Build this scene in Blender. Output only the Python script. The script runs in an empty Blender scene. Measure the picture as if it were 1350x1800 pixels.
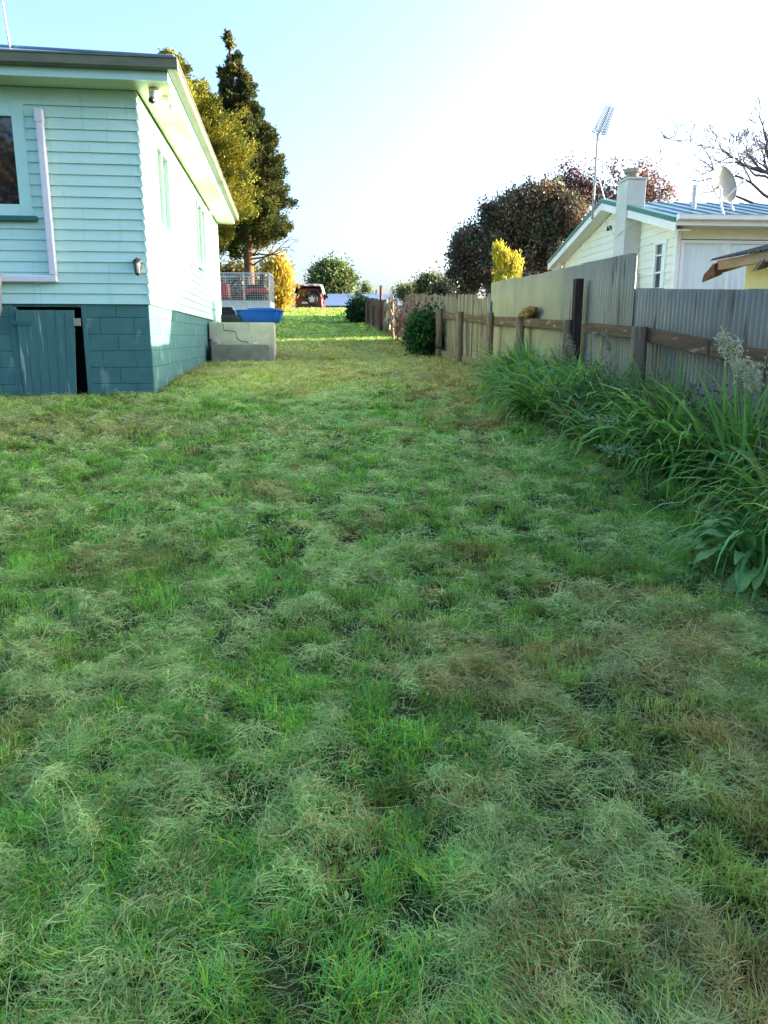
import bpy, bmesh, math, random
import numpy as np
from mathutils import Vector, Matrix
R = math.radians
rng = np.random.default_rng(7)
random.seed(7)
scene = bpy.context.scene
COL = scene.collection

# ------------------------------------------------------------------ camera
# the origin is the eye of the photographer; x to the right, y into the picture
PITCH = R(12.7); FPX = 1352.0
cam = bpy.data.cameras.new('camera'); camo = bpy.data.objects.new('camera', cam); COL.objects.link(camo)
camo.location = (0, 0, 0); camo.rotation_euler = (R(90) - PITCH, 0, 0)
cam.sensor_fit = 'AUTO'; cam.sensor_width = 36; cam.lens = FPX / 1800 * 36
cam.clip_start = .05; cam.clip_end = 3000
scene.camera = camo

# ------------------------------------------------------------------ sky, sun, exposure
SUN_EL, SUN_AZ = R(10.5), R(16)            # azimuth from +x towards +y
w = bpy.data.worlds.new('World'); scene.world = w; w.use_nodes = True
nt = w.node_tree; bg = nt.nodes['Background']
sky = nt.nodes.new('ShaderNodeTexSky'); sky.sky_type = 'NISHITA'; sky.sun_disc = False
sky.sun_elevation = SUN_EL; sky.sun_rotation = R(90) - SUN_AZ
sky.air_density = .75; sky.dust_density = 4.8; sky.ozone_density = 2.4
nt.links.new(sky.outputs[0], bg.inputs[0]); bg.inputs[1].default_value = .15
sl = bpy.data.lights.new('sun', 'SUN'); sl.energy = 4.5; sl.angle = R(.6); sl.color = (1, .86, .62)
so = bpy.data.objects.new('sun', sl); COL.objects.link(so)
sdir = Vector((math.cos(SUN_EL) * math.cos(SUN_AZ), math.cos(SUN_EL) * math.sin(SUN_AZ), math.sin(SUN_EL)))
so.rotation_euler = sdir.to_track_quat('Z', 'Y').to_euler(); so.location = (30, 10, 12)
scene.view_settings.view_transform = 'Standard'; scene.view_settings.look = 'None'
scene.view_settings.gamma = 1; scene.view_settings.use_curve_mapping = False
scene.view_settings.exposure = 2.6
scene.render.engine = 'CYCLES'
scene.cycles.max_bounces = 6; scene.cycles.transparent_max_bounces = 8
scene.cycles.use_denoising = True

# ------------------------------------------------------------------ measuring: a sight line to a plane of the place
def ray(u, v):
    a = (u - 675) / FPX; b = (900 - v) / FPX; c, s = math.cos(PITCH), math.sin(PITCH)
    return np.array([a, c + b * s, -s + b * c])
def at(u, v, Y):
    r = ray(u, v); return r * Y / r[1]
TH = R(7)
AX = np.array([-math.sin(TH), math.cos(TH), 0]); NX = np.array([math.cos(TH), math.sin(TH), 0])
def on(u, v, P, n):
    r = ray(u, v); return r * (np.dot(P, n) / np.dot(r, n))

# ------------------------------------------------------------------ terrain
_gy = np.array([-60, -10, 0, 3, 6, 9.75, 13, 17, 22, 28, 34, 40, 44, 47, 49, 51, 54, 60, 80, 120, 300, 900.])
_gz = np.array([-2.6, -1.95, -1.5, -1.27, -1.0, -.69, -.58, -.5, -.2, .15, .52, .97, 1.40, 1.74, 1.74, 1.5, 1.3, 1.0, .2, -1., -6., -18.])
def smooth_profile():
    yy = np.arange(-60, 900, .5); zz = np.interp(yy, _gy, _gz)
    k = np.hanning(9); k /= k.sum()
    zs = np.convolve(np.pad(zz, 4, mode='edge'), k, 'valid'); return yy, zs
_py, _pz = smooth_profile()
_lat = rng.random((64, 64))
def vnoise(x, y, scale, seed=0):
    x = np.asarray(x, float) / scale + 17.3 * seed + 200; y = np.asarray(y, float) / scale + 9.1 * seed + 200
    xi = np.floor(x).astype(int); yi = np.floor(y).astype(int); fx = x - xi; fy = y - yi
    fx = fx * fx * (3 - 2 * fx); fy = fy * fy * (3 - 2 * fy)
    L = lambda i, j: _lat[i % 64, j % 64]
    return (L(xi, yi) * (1 - fx) + L(xi + 1, yi) * fx) * (1 - fy) + (L(xi, yi + 1) * (1 - fx) + L(xi + 1, yi + 1) * fx) * fy
def fbm(x, y, scale, seed=0):
    return (vnoise(x, y, scale, seed) + .5 * vnoise(x, y, scale / 2.1, seed + 1) + .25 * vnoise(x, y, scale / 4.3, seed + 2)) / 1.75
def ground(x, y):
    x = np.asarray(x, float); y = np.asarray(y, float)
    z = np.interp(y, _py, _pz)
    left = np.clip((-x - 3) / 3, 0, 1) * np.clip((y - 17) / 8, 0, 1) * np.clip((44 - y) / 10, 0, 1)
    z = z + .5 * left * left * (3 - 2 * left)
    near = np.clip((60 - y) / 40, 0, 1)
    return z + near * (.06 * (fbm(x, y, 1.3, 3) - .5) + .055 * (fbm(x, y, .34, 5) - .5))
def gz(x, y): return float(ground(x, y))

# ------------------------------------------------------------------ mesh helpers
class MB:
    def __init__(s): s.v = []; s.f = []
    def add(s, vs, fs):
        o = len(s.v); s.v += [tuple(map(float, p)) for p in vs]; s.f += [tuple(i + o for i in q) for q in fs]; return s
    def obox(s, O, A, N, a, n, z):
        O, A, N = (np.asarray(q, float) for q in (O, A, N)); Z = np.array([0, 0, 1.])
        vs = [O + A * a[i] + N * n[j] + Z * z[k] for k in (0, 1) for j in (0, 1) for i in (0, 1)]
        return s.add(vs, [(0, 2, 3, 1), (4, 5, 7, 6), (0, 1, 5, 4), (2, 6, 7, 3), (0, 4, 6, 2), (1, 3, 7, 5)])
    def box(s, x, y, z): return s.obox((0, 0, 0), (1, 0, 0), (0, 1, 0), x, y, z)
    def hexa(s, vs): return s.add(vs, [(0, 2, 3, 1), (4, 5, 7, 6), (0, 1, 5, 4), (2, 6, 7, 3), (0, 4, 6, 2), (1, 3, 7, 5)])
    def tube(s, pts, rad, n=8, cap=True):
        pts = [np.asarray(p, float) for p in pts]
        if not hasattr(rad, '__len__'): rad = [rad] * len(pts)
        o = len(s.v); prev = None
        for i, p in enumerate(pts):
            t = pts[min(i + 1, len(pts) - 1)] - pts[max(i - 1, 0)]; t = t / (np.linalg.norm(t) + 1e-9)
            if prev is None:
                h = np.array([0, 0, 1.]) if abs(t[2]) < .9 else np.array([1., 0, 0])
                u = np.cross(t, h)
            else: u = prev - t * np.dot(prev, t)
            u /= np.linalg.norm(u) + 1e-9; prev = u; w_ = np.cross(t, u)
            for k in range(n):
                q = 2 * math.pi * k / n; s.v.append(tuple(p + rad[i] * (math.cos(q) * u + math.sin(q) * w_)))
        for i in range(len(pts) - 1):
            for k in range(n):
                a = o + i * n + k; b = o + i * n + (k + 1) % n; s.f.append((a, b, b + n, a + n))
        if cap:
            s.f.append(tuple(o + k for k in range(n))[::-1]); e = o + (len(pts) - 1) * n; s.f.append(tuple(e + k for k in range(n)))
        return s
    def lathe(s, O, axis, prof, n=20, cap=True):
        axis = np.asarray(axis, float); axis /= np.linalg.norm(axis)
        return s.tube_ring([(np.asarray(O, float) + axis * h, r) for h, r in prof], axis, n, cap)
    def tube_ring(s, rings, t, n, cap):
        h = np.array([0, 0, 1.]) if abs(t[2]) < .9 else np.array([1., 0, 0])
        u = np.cross(t, h); u /= np.linalg.norm(u); w_ = np.cross(t, u); o = len(s.v)
        for p, r in rings:
            for k in range(n):
                q = 2 * math.pi * k / n; s.v.append(tuple(p + r * (math.cos(q) * u + math.sin(q) * w_)))
        for i in range(len(rings) - 1):
            for k in range(n):
                a = o + i * n + k; b = o + i * n + (k + 1) % n; s.f.append((a, b, b + n, a + n))
        if cap:
            s.f.append(tuple(o + k for k in range(n))[::-1]); e = o + (len(rings) - 1) * n; s.f.append(tuple(e + k for k in range(n)))
        return s
    def prism(s, poly, d):
        d = np.asarray(d, float); n = len(poly); vs = [np.asarray(p, float) for p in poly]; vs += [p + d for p in vs]
        return s.add(vs, [tuple(range(n))[::-1], tuple(range(n, 2 * n))] + [(i, (i + 1) % n, n + (i + 1) % n, n + i) for i in range(n)])
    def build(s, name, m, parent=None, smooth=False, bevel=0, sub=0):
        me = bpy.data.meshes.new(name); me.from_pydata(s.v, [], s.f); me.validate()
        bm = bmesh.new(); bm.from_mesh(me); bmesh.ops.recalc_face_normals(bm, faces=bm.faces); bm.to_mesh(me); bm.free()
        return link(name, me, m, parent, smooth, bevel, sub)
def link(name, me, m, parent=None, smooth=False, bevel=0, sub=0):
    if m: me.materials.append(m)
    if smooth: me.polygons.foreach_set('use_smooth', [True] * len(me.polygons))
    o = bpy.data.objects.new(name, me); COL.objects.link(o)
    if parent: o.parent = parent
    if bevel:
        b = o.modifiers.new('bevel', 'BEVEL'); b.width = bevel; b.segments = 2; b.limit_method = 'ANGLE'; b.angle_limit = R(35)
    if sub:
        b = o.modifiers.new('sub', 'SUBSURF'); b.levels = sub; b.render_levels = sub
    return o
def tag(o, label=None, cat=None, group=None, kind=None):
    if label: o['label'] = label
    if cat: o['category'] = cat
    if group: o['group'] = group
    if kind: o['kind'] = kind
    return o
def thing(name, label, cat, loc=(0, 0, 0), rz=0, group=None):
    o = bpy.data.objects.new(name, None); COL.objects.link(o); o.location = tuple(map(float, loc)); o.rotation_euler = (0, 0, rz)
    return tag(o, label, cat, group)
def copy_tree(o, parent=None):
    c = o.copy(); COL.objects.link(c)
    if parent: c.parent = parent
    for ch in o.children: copy_tree(ch, c)
    return c
def fastmesh(name, verts, faces_list, m, col=None, parent=None, smooth=False):
    """verts (N,3); faces_list: arrays (F,k)"""
    me = bpy.data.meshes.new(name); nv = len(verts); me.vertices.add(nv)
    me.vertices.foreach_set('co', np.asarray(verts, np.float32).ravel())
    lo = np.concatenate([f.ravel() for f in faces_list]).astype(np.int32)
    cnt = np.concatenate([np.full(len(f), f.shape[1]) for f in faces_list]).astype(np.int32)
    st = np.concatenate([[0], np.cumsum(cnt)[:-1]]).astype(np.int32)
    me.loops.add(len(lo)); me.loops.foreach_set('vertex_index', lo)
    me.polygons.add(len(cnt)); me.polygons.foreach_set('loop_start', st); me.polygons.foreach_set('loop_total', cnt)
    if col is not None:
        a = me.color_attributes.new('Col', 'FLOAT_COLOR', 'POINT')
        a.data.foreach_set('color', np.concatenate([col, np.ones((nv, 1))], 1).astype(np.float32).ravel())
    me.update(calc_edges=True)
    return link(name, me, m, parent, smooth)

# ------------------------------------------------------------------ materials
def newmat(name):
    m = bpy.data.materials.new(name); m.use_nodes = True; n = m.node_tree; b = n.nodes['Principled BSDF']; return m, n, b
def mat(name, c, c2=None, rough=.6, scale=6, metal=0, bump=0, bscale=60, stretch=(1, 1, 1), detail=6, spec=.5, contrast=(.35, .65), spots=None):
    m, n, b = newmat(name); b.inputs['Roughness'].default_value = rough; b.inputs['Metallic'].default_value = metal
    b.inputs['Specular IOR Level'].default_value = spec
    tc = n.nodes.new('ShaderNodeTexCoord'); mp = n.nodes.new('ShaderNodeMapping'); mp.inputs['Scale'].default_value = stretch
    n.links.new(tc.outputs['Object'], mp.inputs[0])
    out = None
    if c2 is None: c2 = tuple(x * .8 for x in c)
    t = n.nodes.new('ShaderNodeTexNoise'); t.inputs['Scale'].default_value = scale; t.inputs['Detail'].default_value = detail; t.inputs['Roughness'].default_value = .62
    n.links.new(mp.outputs[0], t.inputs[0])
    r = n.nodes.new('ShaderNodeValToRGB'); r.color_ramp.elements[0].position = contrast[0]; r.color_ramp.elements[1].position = contrast[1]
    r.color_ramp.elements[0].color = (*c2, 1); r.color_ramp.elements[1].color = (*c, 1)
    n.links.new(t.outputs[0], r.inputs[0]); out = r.outputs[0]
    if spots:
        sc, sth, scale2, st2 = spots
        t2 = n.nodes.new('ShaderNodeTexNoise'); t2.inputs['Scale'].default_value = scale2; t2.inputs['Detail'].default_value = 8
        mp2 = n.nodes.new('ShaderNodeMapping'); mp2.inputs['Scale'].default_value = st2; n.links.new(tc.outputs['Object'], mp2.inputs[0]); n.links.new(mp2.outputs[0], t2.inputs[0])
        r2 = n.nodes.new('ShaderNodeValToRGB'); r2.color_ramp.elements[0].position = sth; r2.color_ramp.elements[1].position = min(1, sth + .06)
        n.links.new(t2.outputs[0], r2.inputs[0])
        mx = n.nodes.new('ShaderNodeMixRGB'); n.links.new(r2.outputs[0], mx.inputs[0]); n.links.new(out, mx.inputs[1]); mx.inputs[2].default_value = (*sc, 1); out = mx.outputs[0]
    n.links.new(out, b.inputs['Base Color'])
    if bump:
        t3 = n.nodes.new('ShaderNodeTexNoise'); t3.inputs['Scale'].default_value = bscale; t3.inputs['Detail'].default_value = 5
        n.links.new(mp.outputs[0], t3.inputs[0]); bp = n.nodes.new('ShaderNodeBump'); bp.inputs['Strength'].default_value = bump; bp.inputs['Distance'].default_value = .01
        n.links.new(t3.outputs[0], bp.inputs['Height']); n.links.new(bp.outputs[0], b.inputs['Normal'])
    return m
def leafmat(name, trans=.3, rough=.5, spec=.35):
    m, n, b = newmat(name); a = n.nodes.new('ShaderNodeVertexColor'); a.layer_name = 'Col'
    n.links.new(a.outputs[0], b.inputs['Base Color']); b.inputs['Roughness'].default_value = rough; b.inputs['Specular IOR Level'].default_value = spec
    t = n.nodes.new('ShaderNodeBsdfTranslucent'); n.links.new(a.outputs[0], t.inputs[0])
    mx = n.nodes.new('ShaderNodeMixShader'); mx.inputs[0].default_value = trans
    n.links.new(b.outputs[0], mx.inputs[1]); n.links.new(t.outputs[0], mx.inputs[2]); n.links.new(mx.outputs[0], n.nodes['Material Output'].inputs[0])
    return m
def glass(name, c=(.02, .02, .02), rough=.03):
    m, n, b = newmat(name); b.inputs['Base Color'].default_value = (*c, 1); b.inputs['Roughness'].default_value = rough; b.inputs['Specular IOR Level'].default_value = .9
    return m
M = {}
M['mint'] = mat('mint_weatherboard_paint', (.55, .80, .70), (.51, .76, .66), .55, 3, bump=.15, bscale=40, stretch=(1, 1, 4), spots=((.45, .73, .64), .60, 5, (2.5, 2.5, .25)))
M['mint_trim'] = mat('mint_trim_paint', (.52, .81, .71), (.48, .77, .67), .5, 4)
M['mint_soffit'] = mat('mint_soffit_paint', (.66, .72, .44), (.62, .68, .41), .6, 3)
M['teal'] = mat('teal_block_paint', (.08, .205, .19), (.062, .165, .155), .75, 5, bump=.6, bscale=90, spots=((.17, .28, .25), .59, 4.5, (1, 1, .6)), spec=.25)
M['teal_door'] = mat('teal_door_paint', (.075, .195, .185), (.06, .16, .15), .7, 5, bump=.3, stretch=(4, 4, .5), spots=((.32, .42, .38), .60, 9, (3, 3, .13)), spec=.25)
M['teal_dark'] = mat('green_sill_paint', (.02, .14, .12), (.02, .12, .1), .5, 5)
M['gutter'] = mat('weathered_gutter', (.16, .17, .10), (.11, .13, .08), .5, 5, stretch=(1, .3, 3))
M['roofblue'] = mat('blue_grey_iron_roof', (.12, .22, .30), (.1, .18, .25), .35, 4, metal=.2)
M['white'] = mat('white_paint', (.8, .8, .78), (.74, .74, .72), .5, 4)
M['pvc'] = mat('white_plastic_pipe', (.76, .74, .78), (.70, .68, .72), .35, 3)
M['cream'] = mat('cream_weatherboard_paint', (.77, .76, .66), (.72, .71, .62), .55, 3)
M['plaster'] = mat('grey_chimney_plaster', (.56, .56, .51), (.48, .48, .44), .8, 4, bump=.2, bscale=30)
M['greenroof'] = mat('green_blue_roof_iron', (.075, .21, .27), (.06, .17, .23), .4, 3)
M['greentrim'] = mat('dark_green_capping', (.03, .17, .15), (.03, .14, .12), .4, 5)
M['dark'] = mat('black_void', (.012, .012, .014), (.008, .008, .009), .9)
M['blackplastic'] = mat('black_plastic', (.02, .02, .022), (.012, .012, .013), .4)
M['rubber'] = mat('black_rubber', (.025, .025, .025), (.015, .015, .015), .8)
M['glass'] = glass('window_glass')
def clear_glass():
    m, n, b = newmat('clear_window_glass'); tr = n.nodes.new('ShaderNodeBsdfTransparent'); gl = n.nodes.new('ShaderNodeBsdfGlossy'); gl.inputs['Roughness'].default_value = .02
    mx = n.nodes.new('ShaderNodeMixShader'); mx.inputs[0].default_value = .09
    n.links.new(tr.outputs[0], mx.inputs[1]); n.links.new(gl.outputs[0], mx.inputs[2]); n.links.new(mx.outputs[0], n.nodes['Material Output'].inputs[0]); return m
M['clear'] = clear_glass()
M['curtain_white'] = mat('grey_curtain_cloth', (.13, .14, .125), (.09, .10, .09), .8, 3, stretch=(9, 9, .3))
M['curtain'] = mat('pale_curtain_cloth', (.74, .82, .84), (.62, .72, .75), .8, 3, stretch=(9, 9, .3))
M['concrete'] = mat('pale_concrete', (.60, .56, .42), (.45, .43, .33), .9, 4, bump=.3, bscale=40, spots=((.36, .34, .24), .58, 4, (1, 1, .45)))
M['concrete2'] = mat('stained_grey_concrete', (.28, .265, .22), (.18, .175, .15), .9, 4, bump=.4, bscale=30)
M['galv'] = mat('galvanised_steel', (.58, .60, .60), (.48, .50, .50), .5, 6, metal=.3)
M['tin'] = mat('weathered_corrugated_iron', (.34, .30, .215), (.23, .20, .145), .65, 2.2, metal=.1, stretch=(1, 1, .35), spots=((.17, .12, .07), .60, 4, (2.5, 2.5, .2)))
M['tin2'] = mat('olive_lichened_corrugated_iron', (.41, .35, .21), (.32, .27, .165), .75, 1.6, metal=.0, stretch=(1, 1, .35), spots=((.24, .19, .11), .61, 4, (2.5, 2.5, .2)))
M['post'] = mat('weathered_post_wood', (.27, .20, .135), (.13, .09, .06), .9, 5, bump=.7, bscale=30, stretch=(5, 5, .5), spec=.2)
M['darkpost'] = mat('dark_stained_wood', (.06, .04, .03), (.03, .022, .018), .9, 5, bump=.7, bscale=30, stretch=(5, 5, .5), spec=.2)
M['rail'] = mat('brown_rail_wood', (.17, .10, .06), (.08, .05, .032), .9, 4, bump=.7, bscale=25, stretch=(5, .5, 5), spec=.2, spots=((.3, .22, .13), .6, 6, (2, .6, 3)))
M['paling'] = mat('silvered_paling_wood', (.36, .29, .20), (.12, .09, .065), .9, 4.5, bump=.7, bscale=25, stretch=(7, 7, .4), spec=.2, spots=((.36, .29, .12), .61, 5, (5, 5, .3)))
M['paling_dark'] = mat('dark_paling_wood', (.24, .17, .115), (.10, .07, .05), .9, 3.5, bump=.7, bscale=25, stretch=(7, 7, .4), spec=.2)
M['bark'] = mat('brown_bark', (.22, .13, .08), (.1, .06, .04), .95, 6, bump=1, bscale=20, stretch=(4, 4, .6), spec=.1)
M['barkgrey'] = mat('grey_bark', (.2, .17, .16), (.12, .1, .1), .95, 6, bump=.5, bscale=20, spec=.1)
M['foliage'] = leafmat('leaf_green', .3)
M['needles'] = leafmat('conifer_sprays', .2, .7, .2)
M['grass'] = leafmat('grass_blades', .45, .5, .3)
M['strap'] = leafmat('strap_leaves', .4, .5, .2)
M['soil'] = mat('thatch_and_soil', (.05, .062, .024), (.026, .032, .014), .95, 9, bump=1, bscale=30, spec=.1)
# ------------------------------------------------------------------ ground sheet
def build_ground():
    xs = np.unique(np.concatenate([-np.geomspace(9, 900, 40), np.arange(-9, 9, .14), np.geomspace(9, 900, 40)]))
    ys = np.unique(np.concatenate([-np.geomspace(4, 60, 14), np.arange(-4, 14, .14), np.arange(14, 56, .5), np.geomspace(56, 899, 40)]))
    X, Y = np.meshgrid(xs, ys); Z = ground(X, Y); nx, ny = len(xs), len(ys)
    v = np.stack([X.ravel(), Y.ravel(), Z.ravel()], 1)
    i, j = np.meshgrid(np.arange(nx - 1), np.arange(ny - 1)); a = (j * nx + i).ravel()
    f = np.stack([a, a + 1, a + nx + 1, a + nx], 1)
    tag(fastmesh('ground', v, [f], M['soil'], smooth=True), kind='structure')
build_ground()

# ------------------------------------------------------------------ shared builders for houses
def clad(mb, O, A, N, L0, L1, z0, z1, pitch, opens=(), lim=None, t0=.008, T1=.028):
    """lapped boards on the wall plane through O, along A, facing N; opens = (a0,a1,z0,z1); lim(z)->(a0,a1)"""
    O, A, N = (np.asarray(q, float) for q in (O, A, N)); Z = np.array([0, 0, 1.]); z = z0
    while z < z1 - 1e-4:
        zt = min(z + pitch, z1); zm = (z + zt) / 2
        segs = [(L0, L1)] if lim is None else [lim(z)]
        for (a0, a1, b0, b1) in opens:
            if b0 < zm < b1:
                ns = []
                for s in segs:
                    if a0 > s[0] + .01: ns.append((s[0], min(a0, s[1])))
                    if a1 < s[1] - .01: ns.append((max(a1, s[0]), s[1]))
                segs = ns
        if lim is None:
            ns = []
            for s in segs:
                if s[1] - s[0] > 2.2 and random.random() < .55: q = random.uniform(s[0] + .4, s[1] - .4); ns += [(s[0], q - .001), (q + .001, s[1])]
                else: ns.append(s)
            segs = ns
        for s in segs:
            if s[1] - s[0] < .02: continue
            t1 = T1 + random.uniform(-.002, .002); dzz = 0
            P = lambda a, n, zz: O + A * a + N * n + Z * zz
            u0, u1 = s if lim is None else (max(s[0], lim(zt)[0]), min(s[1], lim(zt)[1]))
            if u1 < u0: u0 = u1 = (u0 + u1) / 2
            mb.hexa([P(s[0], -.01, z), P(s[1], -.01, z), P(s[0], t1, z), P(s[1], t1, z), P(u0, -.01, zt), P(u1, -.01, zt), P(u0, t0, zt), P(u1, t0, zt)])
        z = zt
def window(par, O, A, N, a0, a1, z0, z1, fm, sillm=None, fw=.09, mull=(), trans=(), curtain=None, glassm=None, proud=.045):
    """timber window standing in its opening: frame with the sash, pane, sill"""
    m = MB()
    m.obox(O, A, N, (a0, a0 + fw), (-.08, proud), (z0, z1)).obox(O, A, N, (a1 - fw, a1), (-.08, proud), (z0, z1))
    m.obox(O, A, N, (a0 + fw, a1 - fw), (-.08, proud - .002), (z0, z0 + fw)).obox(O, A, N, (a0 + fw, a1 - fw), (-.08, proud - .002), (z1 - fw, z1))
    for q in mull: m.obox(O, A, N, (q - .018, q + .018), (-.05, proud - .012), (z0 + fw, z1 - fw))
    for q in trans: m.obox(O, A, N, (a0 + fw, a1 - fw), (-.05, proud - .014), (q - .016, q + .016))
    fr = m.build('window', fm, par, bevel=.004)
    MB().obox(O, A, N, (a0 + fw - .01, a1 - fw + .01), (-.006, .0), (z0 + fw - .01, z1 - fw + .01)).build('pane', glassm or M['glass'], fr)
    if curtain: curtain_cloth(fr, O, A, N, a0 + fw - .02, a1 - fw + .02, z0 + fw - .02, z1 - fw + .02, curtain)
    if sillm: MB().obox(O, A, N, (a0 - .05, a1 + .05), (-.02, proud + .05), (z0 - .055, z0 - .002)).build('sill', sillm, fr, bevel=.004)
    return fr

def curtain_cloth(par, O, A, N, a0, a1, z0, z1, m_, n=40, amp=.016):
    vs = []; fs = []; O, A, N = (np.asarray(q, float) for q in (O, A, N))
    for i in range(n * 4 + 1):
        a = a0 + (a1 - a0) * i / (n * 4); d = -.045 + amp * .6 * math.sin(a * 21 + 1.3 * math.sin(a * 7)) + amp * .3 * math.sin(a * 53)
        for z in (z0, z1): vs.append(O + A * a + N * d + np.array([0, 0, z]))
    for i in range(n * 4): fs.append((2 * i, 2 * i + 2, 2 * i + 3, 2 * i + 1))
    return MB().add(vs, fs).build('curtain', m_, par, smooth=True)

# ------------------------------------------------------------------ the mint house on the left
C0 = np.array([-2.878, 9.75, 0.]); ZB = -.72
def hl(P):                                     # place -> house coordinates
    d = np.asarray(P) - C0; return np.array([d @ NX, d @ AX, P[2] - ZB])
def hf(u, v): return hl(on(u, v, C0, -AX))
def hs(u, v): return hl(on(u, v, C0, NX))
def hz(zr): return zr - ZB
LH = 10.25
house = thing('weatherboard_house', 'mint green weatherboard house on teal painted block foundation at the edge of the lawn', 'house', (C0[0], C0[1], ZB), TH)
X_, Y_, O_ = (1, 0, 0), (0, 1, 0), (0, 0, 0)
NF = (0, -1, 0)
BB, BT = hz(.41), hz(2.79)
wl = hf(35, 362); wt = hf(40.6, 185.5)
WIN = (-3.2, -1.256, hz(1.40), hz(2.605))
# front wall (kept to local x<0)
m = MB(); pitch = (2.605 - .41) / 18
clad(m, O_, X_, NF, -7.4, .026, BB, hz(2.605), pitch, [WIN])
m.obox(O_, X_, NF, (-7.4, -.001), (-.01, .018), (hz(2.607), BT)).obox(O_, X_, NF, (-7.4, .012), (.018, .034), (hz(2.607), hz(2.637)))
m.build('wall', M['mint'], house)
W1 = (1.0, 2.2, hz(1.42), hz(2.56)); W2 = (5.35, 7.25, hz(1.37), hz(2.62))
m = MB(); clad(m, O_, Y_, X_, -.024, LH, BB, BT, pitch, [W1, W2]); m.build('wall', M['mint'], house)
m = MB()                                        # the unseen back walls
m.box((-7.4, -7.3), (.05, LH), (BB, BT)).box((-7.3, -.02), (LH - .1, LH), (BB, BT)); m.build('wall', M['mint'], house)
MB().box((-7.3, -.1), (.1, LH - .1), (BB + .02, BB + .1)).build('floor_frame', M['dark'], house)
m = MB().box((-.02, .045), (LH - .005, LH + .045), (BB, BT)); m.build('corner_board', M['mint_trim'], house, bevel=.004)
window(house, O_, X_, NF, *WIN, M['mint_trim'], M['teal_dark'], fw=.13, mull=(-2.3,))
window(house, O_, Y_, X_, *W1, M['mint_trim'], M['mint_trim'], fw=.08, mull=(1.6,), curtain=M['curtain_white'], glassm=M['clear'])
window(house, O_, Y_, X_, *W2, M['mint_trim'], M['mint_trim'], fw=.08, mull=(5.95, 6.65), curtain=M['curtain_white'], glassm=M['clear'])
# foundation of teal blocks, with the doorway of the crawl space
def blocks(mb, O, A, N, L0, L1, opens=()):
    edges = [.41, .25, .05, -.15, -.35, -.55, -.75, -.95]
    for k in range(len(edges) - 1):
        zt, zb = hz(edges[k]) - .004, hz(edges[k + 1]) + .004
        a = L1 + (.2 if k % 2 else 0)
        while a > L0:
            b0, b1 = max(a - .4, L0) + .004, min(a, L1) - .004
            segs = [(b0, b1)]
            for (p, q, s, t) in opens:
                if s < (zt + zb) / 2 < t:
                    ns = []
                    for g in segs:
                        if p > g[0]: ns.append((g[0], min(p, g[1])))
                        if q < g[1]: ns.append((max(q, g[0]), g[1]))
                    segs = ns
            for g in segs:
                if g[1] - g[0] > .02: mb.obox(O, A, N, g, (-.12, 0), (zb, zt))
            a -= .4
DO = (-1.58, -.80, hz(-1), hz(.41))
m = MB(); blocks(m, O_, X_, NF, -7.4, -.001, [DO])
m.obox(O_, X_, NF, (-7.4, DO[0]), (-.125, -.008), (hz(-.95), BB - .01)).obox(O_, X_, NF, (DO[1], -.005), (-.125, -.008), (hz(-.95), BB - .01))
m.obox(O_, X_, NF, (DO[0], DO[1]), (-.1, -.012), (hz(.375), hz(.409)))
vents = [(1.98, 2.17, hz(.27), hz(.40)), (4.15, 4.34, hz(.27), hz(.40))]
MB_f = m
m2 = MB(); blocks(m2, O_, Y_, X_, 0, LH, ())
m2.obox(O_, Y_, X_, (.005, LH), (-.125, -.008), (hz(-.95), BB - .01))
MB_f.build('foundation', M['teal'], house, bevel=.006); m2.build('foundation', M['teal'], house, bevel=.006)
for q in vents:
    MB().obox(O_, Y_, X_, q[:2], (-.02, .003), q[2:]).build('vent', M['teal_dark'], house)
MB().box((-1.75, -.65), (.5, .52), (hz(-.95), BB - .02)).box((-1.75, -1.73), (.13, .5), (hz(-.95), BB - .02)).box((-.67, -.65), (.13, .5), (hz(-.95), BB - .02)).build('crawl_space', M['dark'], house)  # inner walls coloured black, standing in for the darkness behind the door
# jambs and the leaning plank door
for q in ((DO[1] - .003, DO[1] + .05), (DO[0] - .06, DO[0] + .02)): MB().obox(O_, X_, NF, q, (-.1, .012), (hz(-.8), hz(.373))).build('door_jamb', M['teal_door'], house, bevel=.004)
m = MB(); n = 6
for i in range(n):
    f0, f1 = i / n, (i + 1) / n
    xt0, xt1 = -1.552 + f0 * .672, -1.552 + f1 * .672; xb0, xb1 = -1.552 + f0 * .62, -1.552 + f1 * .62
    g = .0015
    m.hexa([(xb0 + g, -.018, hz(-.69)), (xb1 - g, -.026, hz(-.69)), (xb0 + g, -.045, hz(-.69)), (xb1 - g, -.053, hz(-.69)),
            (xt0 + g, -.018, hz(.335)), (xt1 - g, -.018, hz(.335)), (xt0 + g, -.045, hz(.335)), (xt1 - g, -.045, hz(.335))])
door = m.build('door', M['teal_door'], house, bevel=.003)
MB().box((-.895, -.81), (-.062, -.04), (hz(.15), hz(.24))).build('latch', mat('bare_grey_wood', (.38, .34, .28)), door, bevel=.006)
MB().box((-1.60, -1.38), (-.056, -.046), (hz(.16), hz(.20))).build('hinge', M['teal_dark'], door, bevel=.003)
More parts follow.
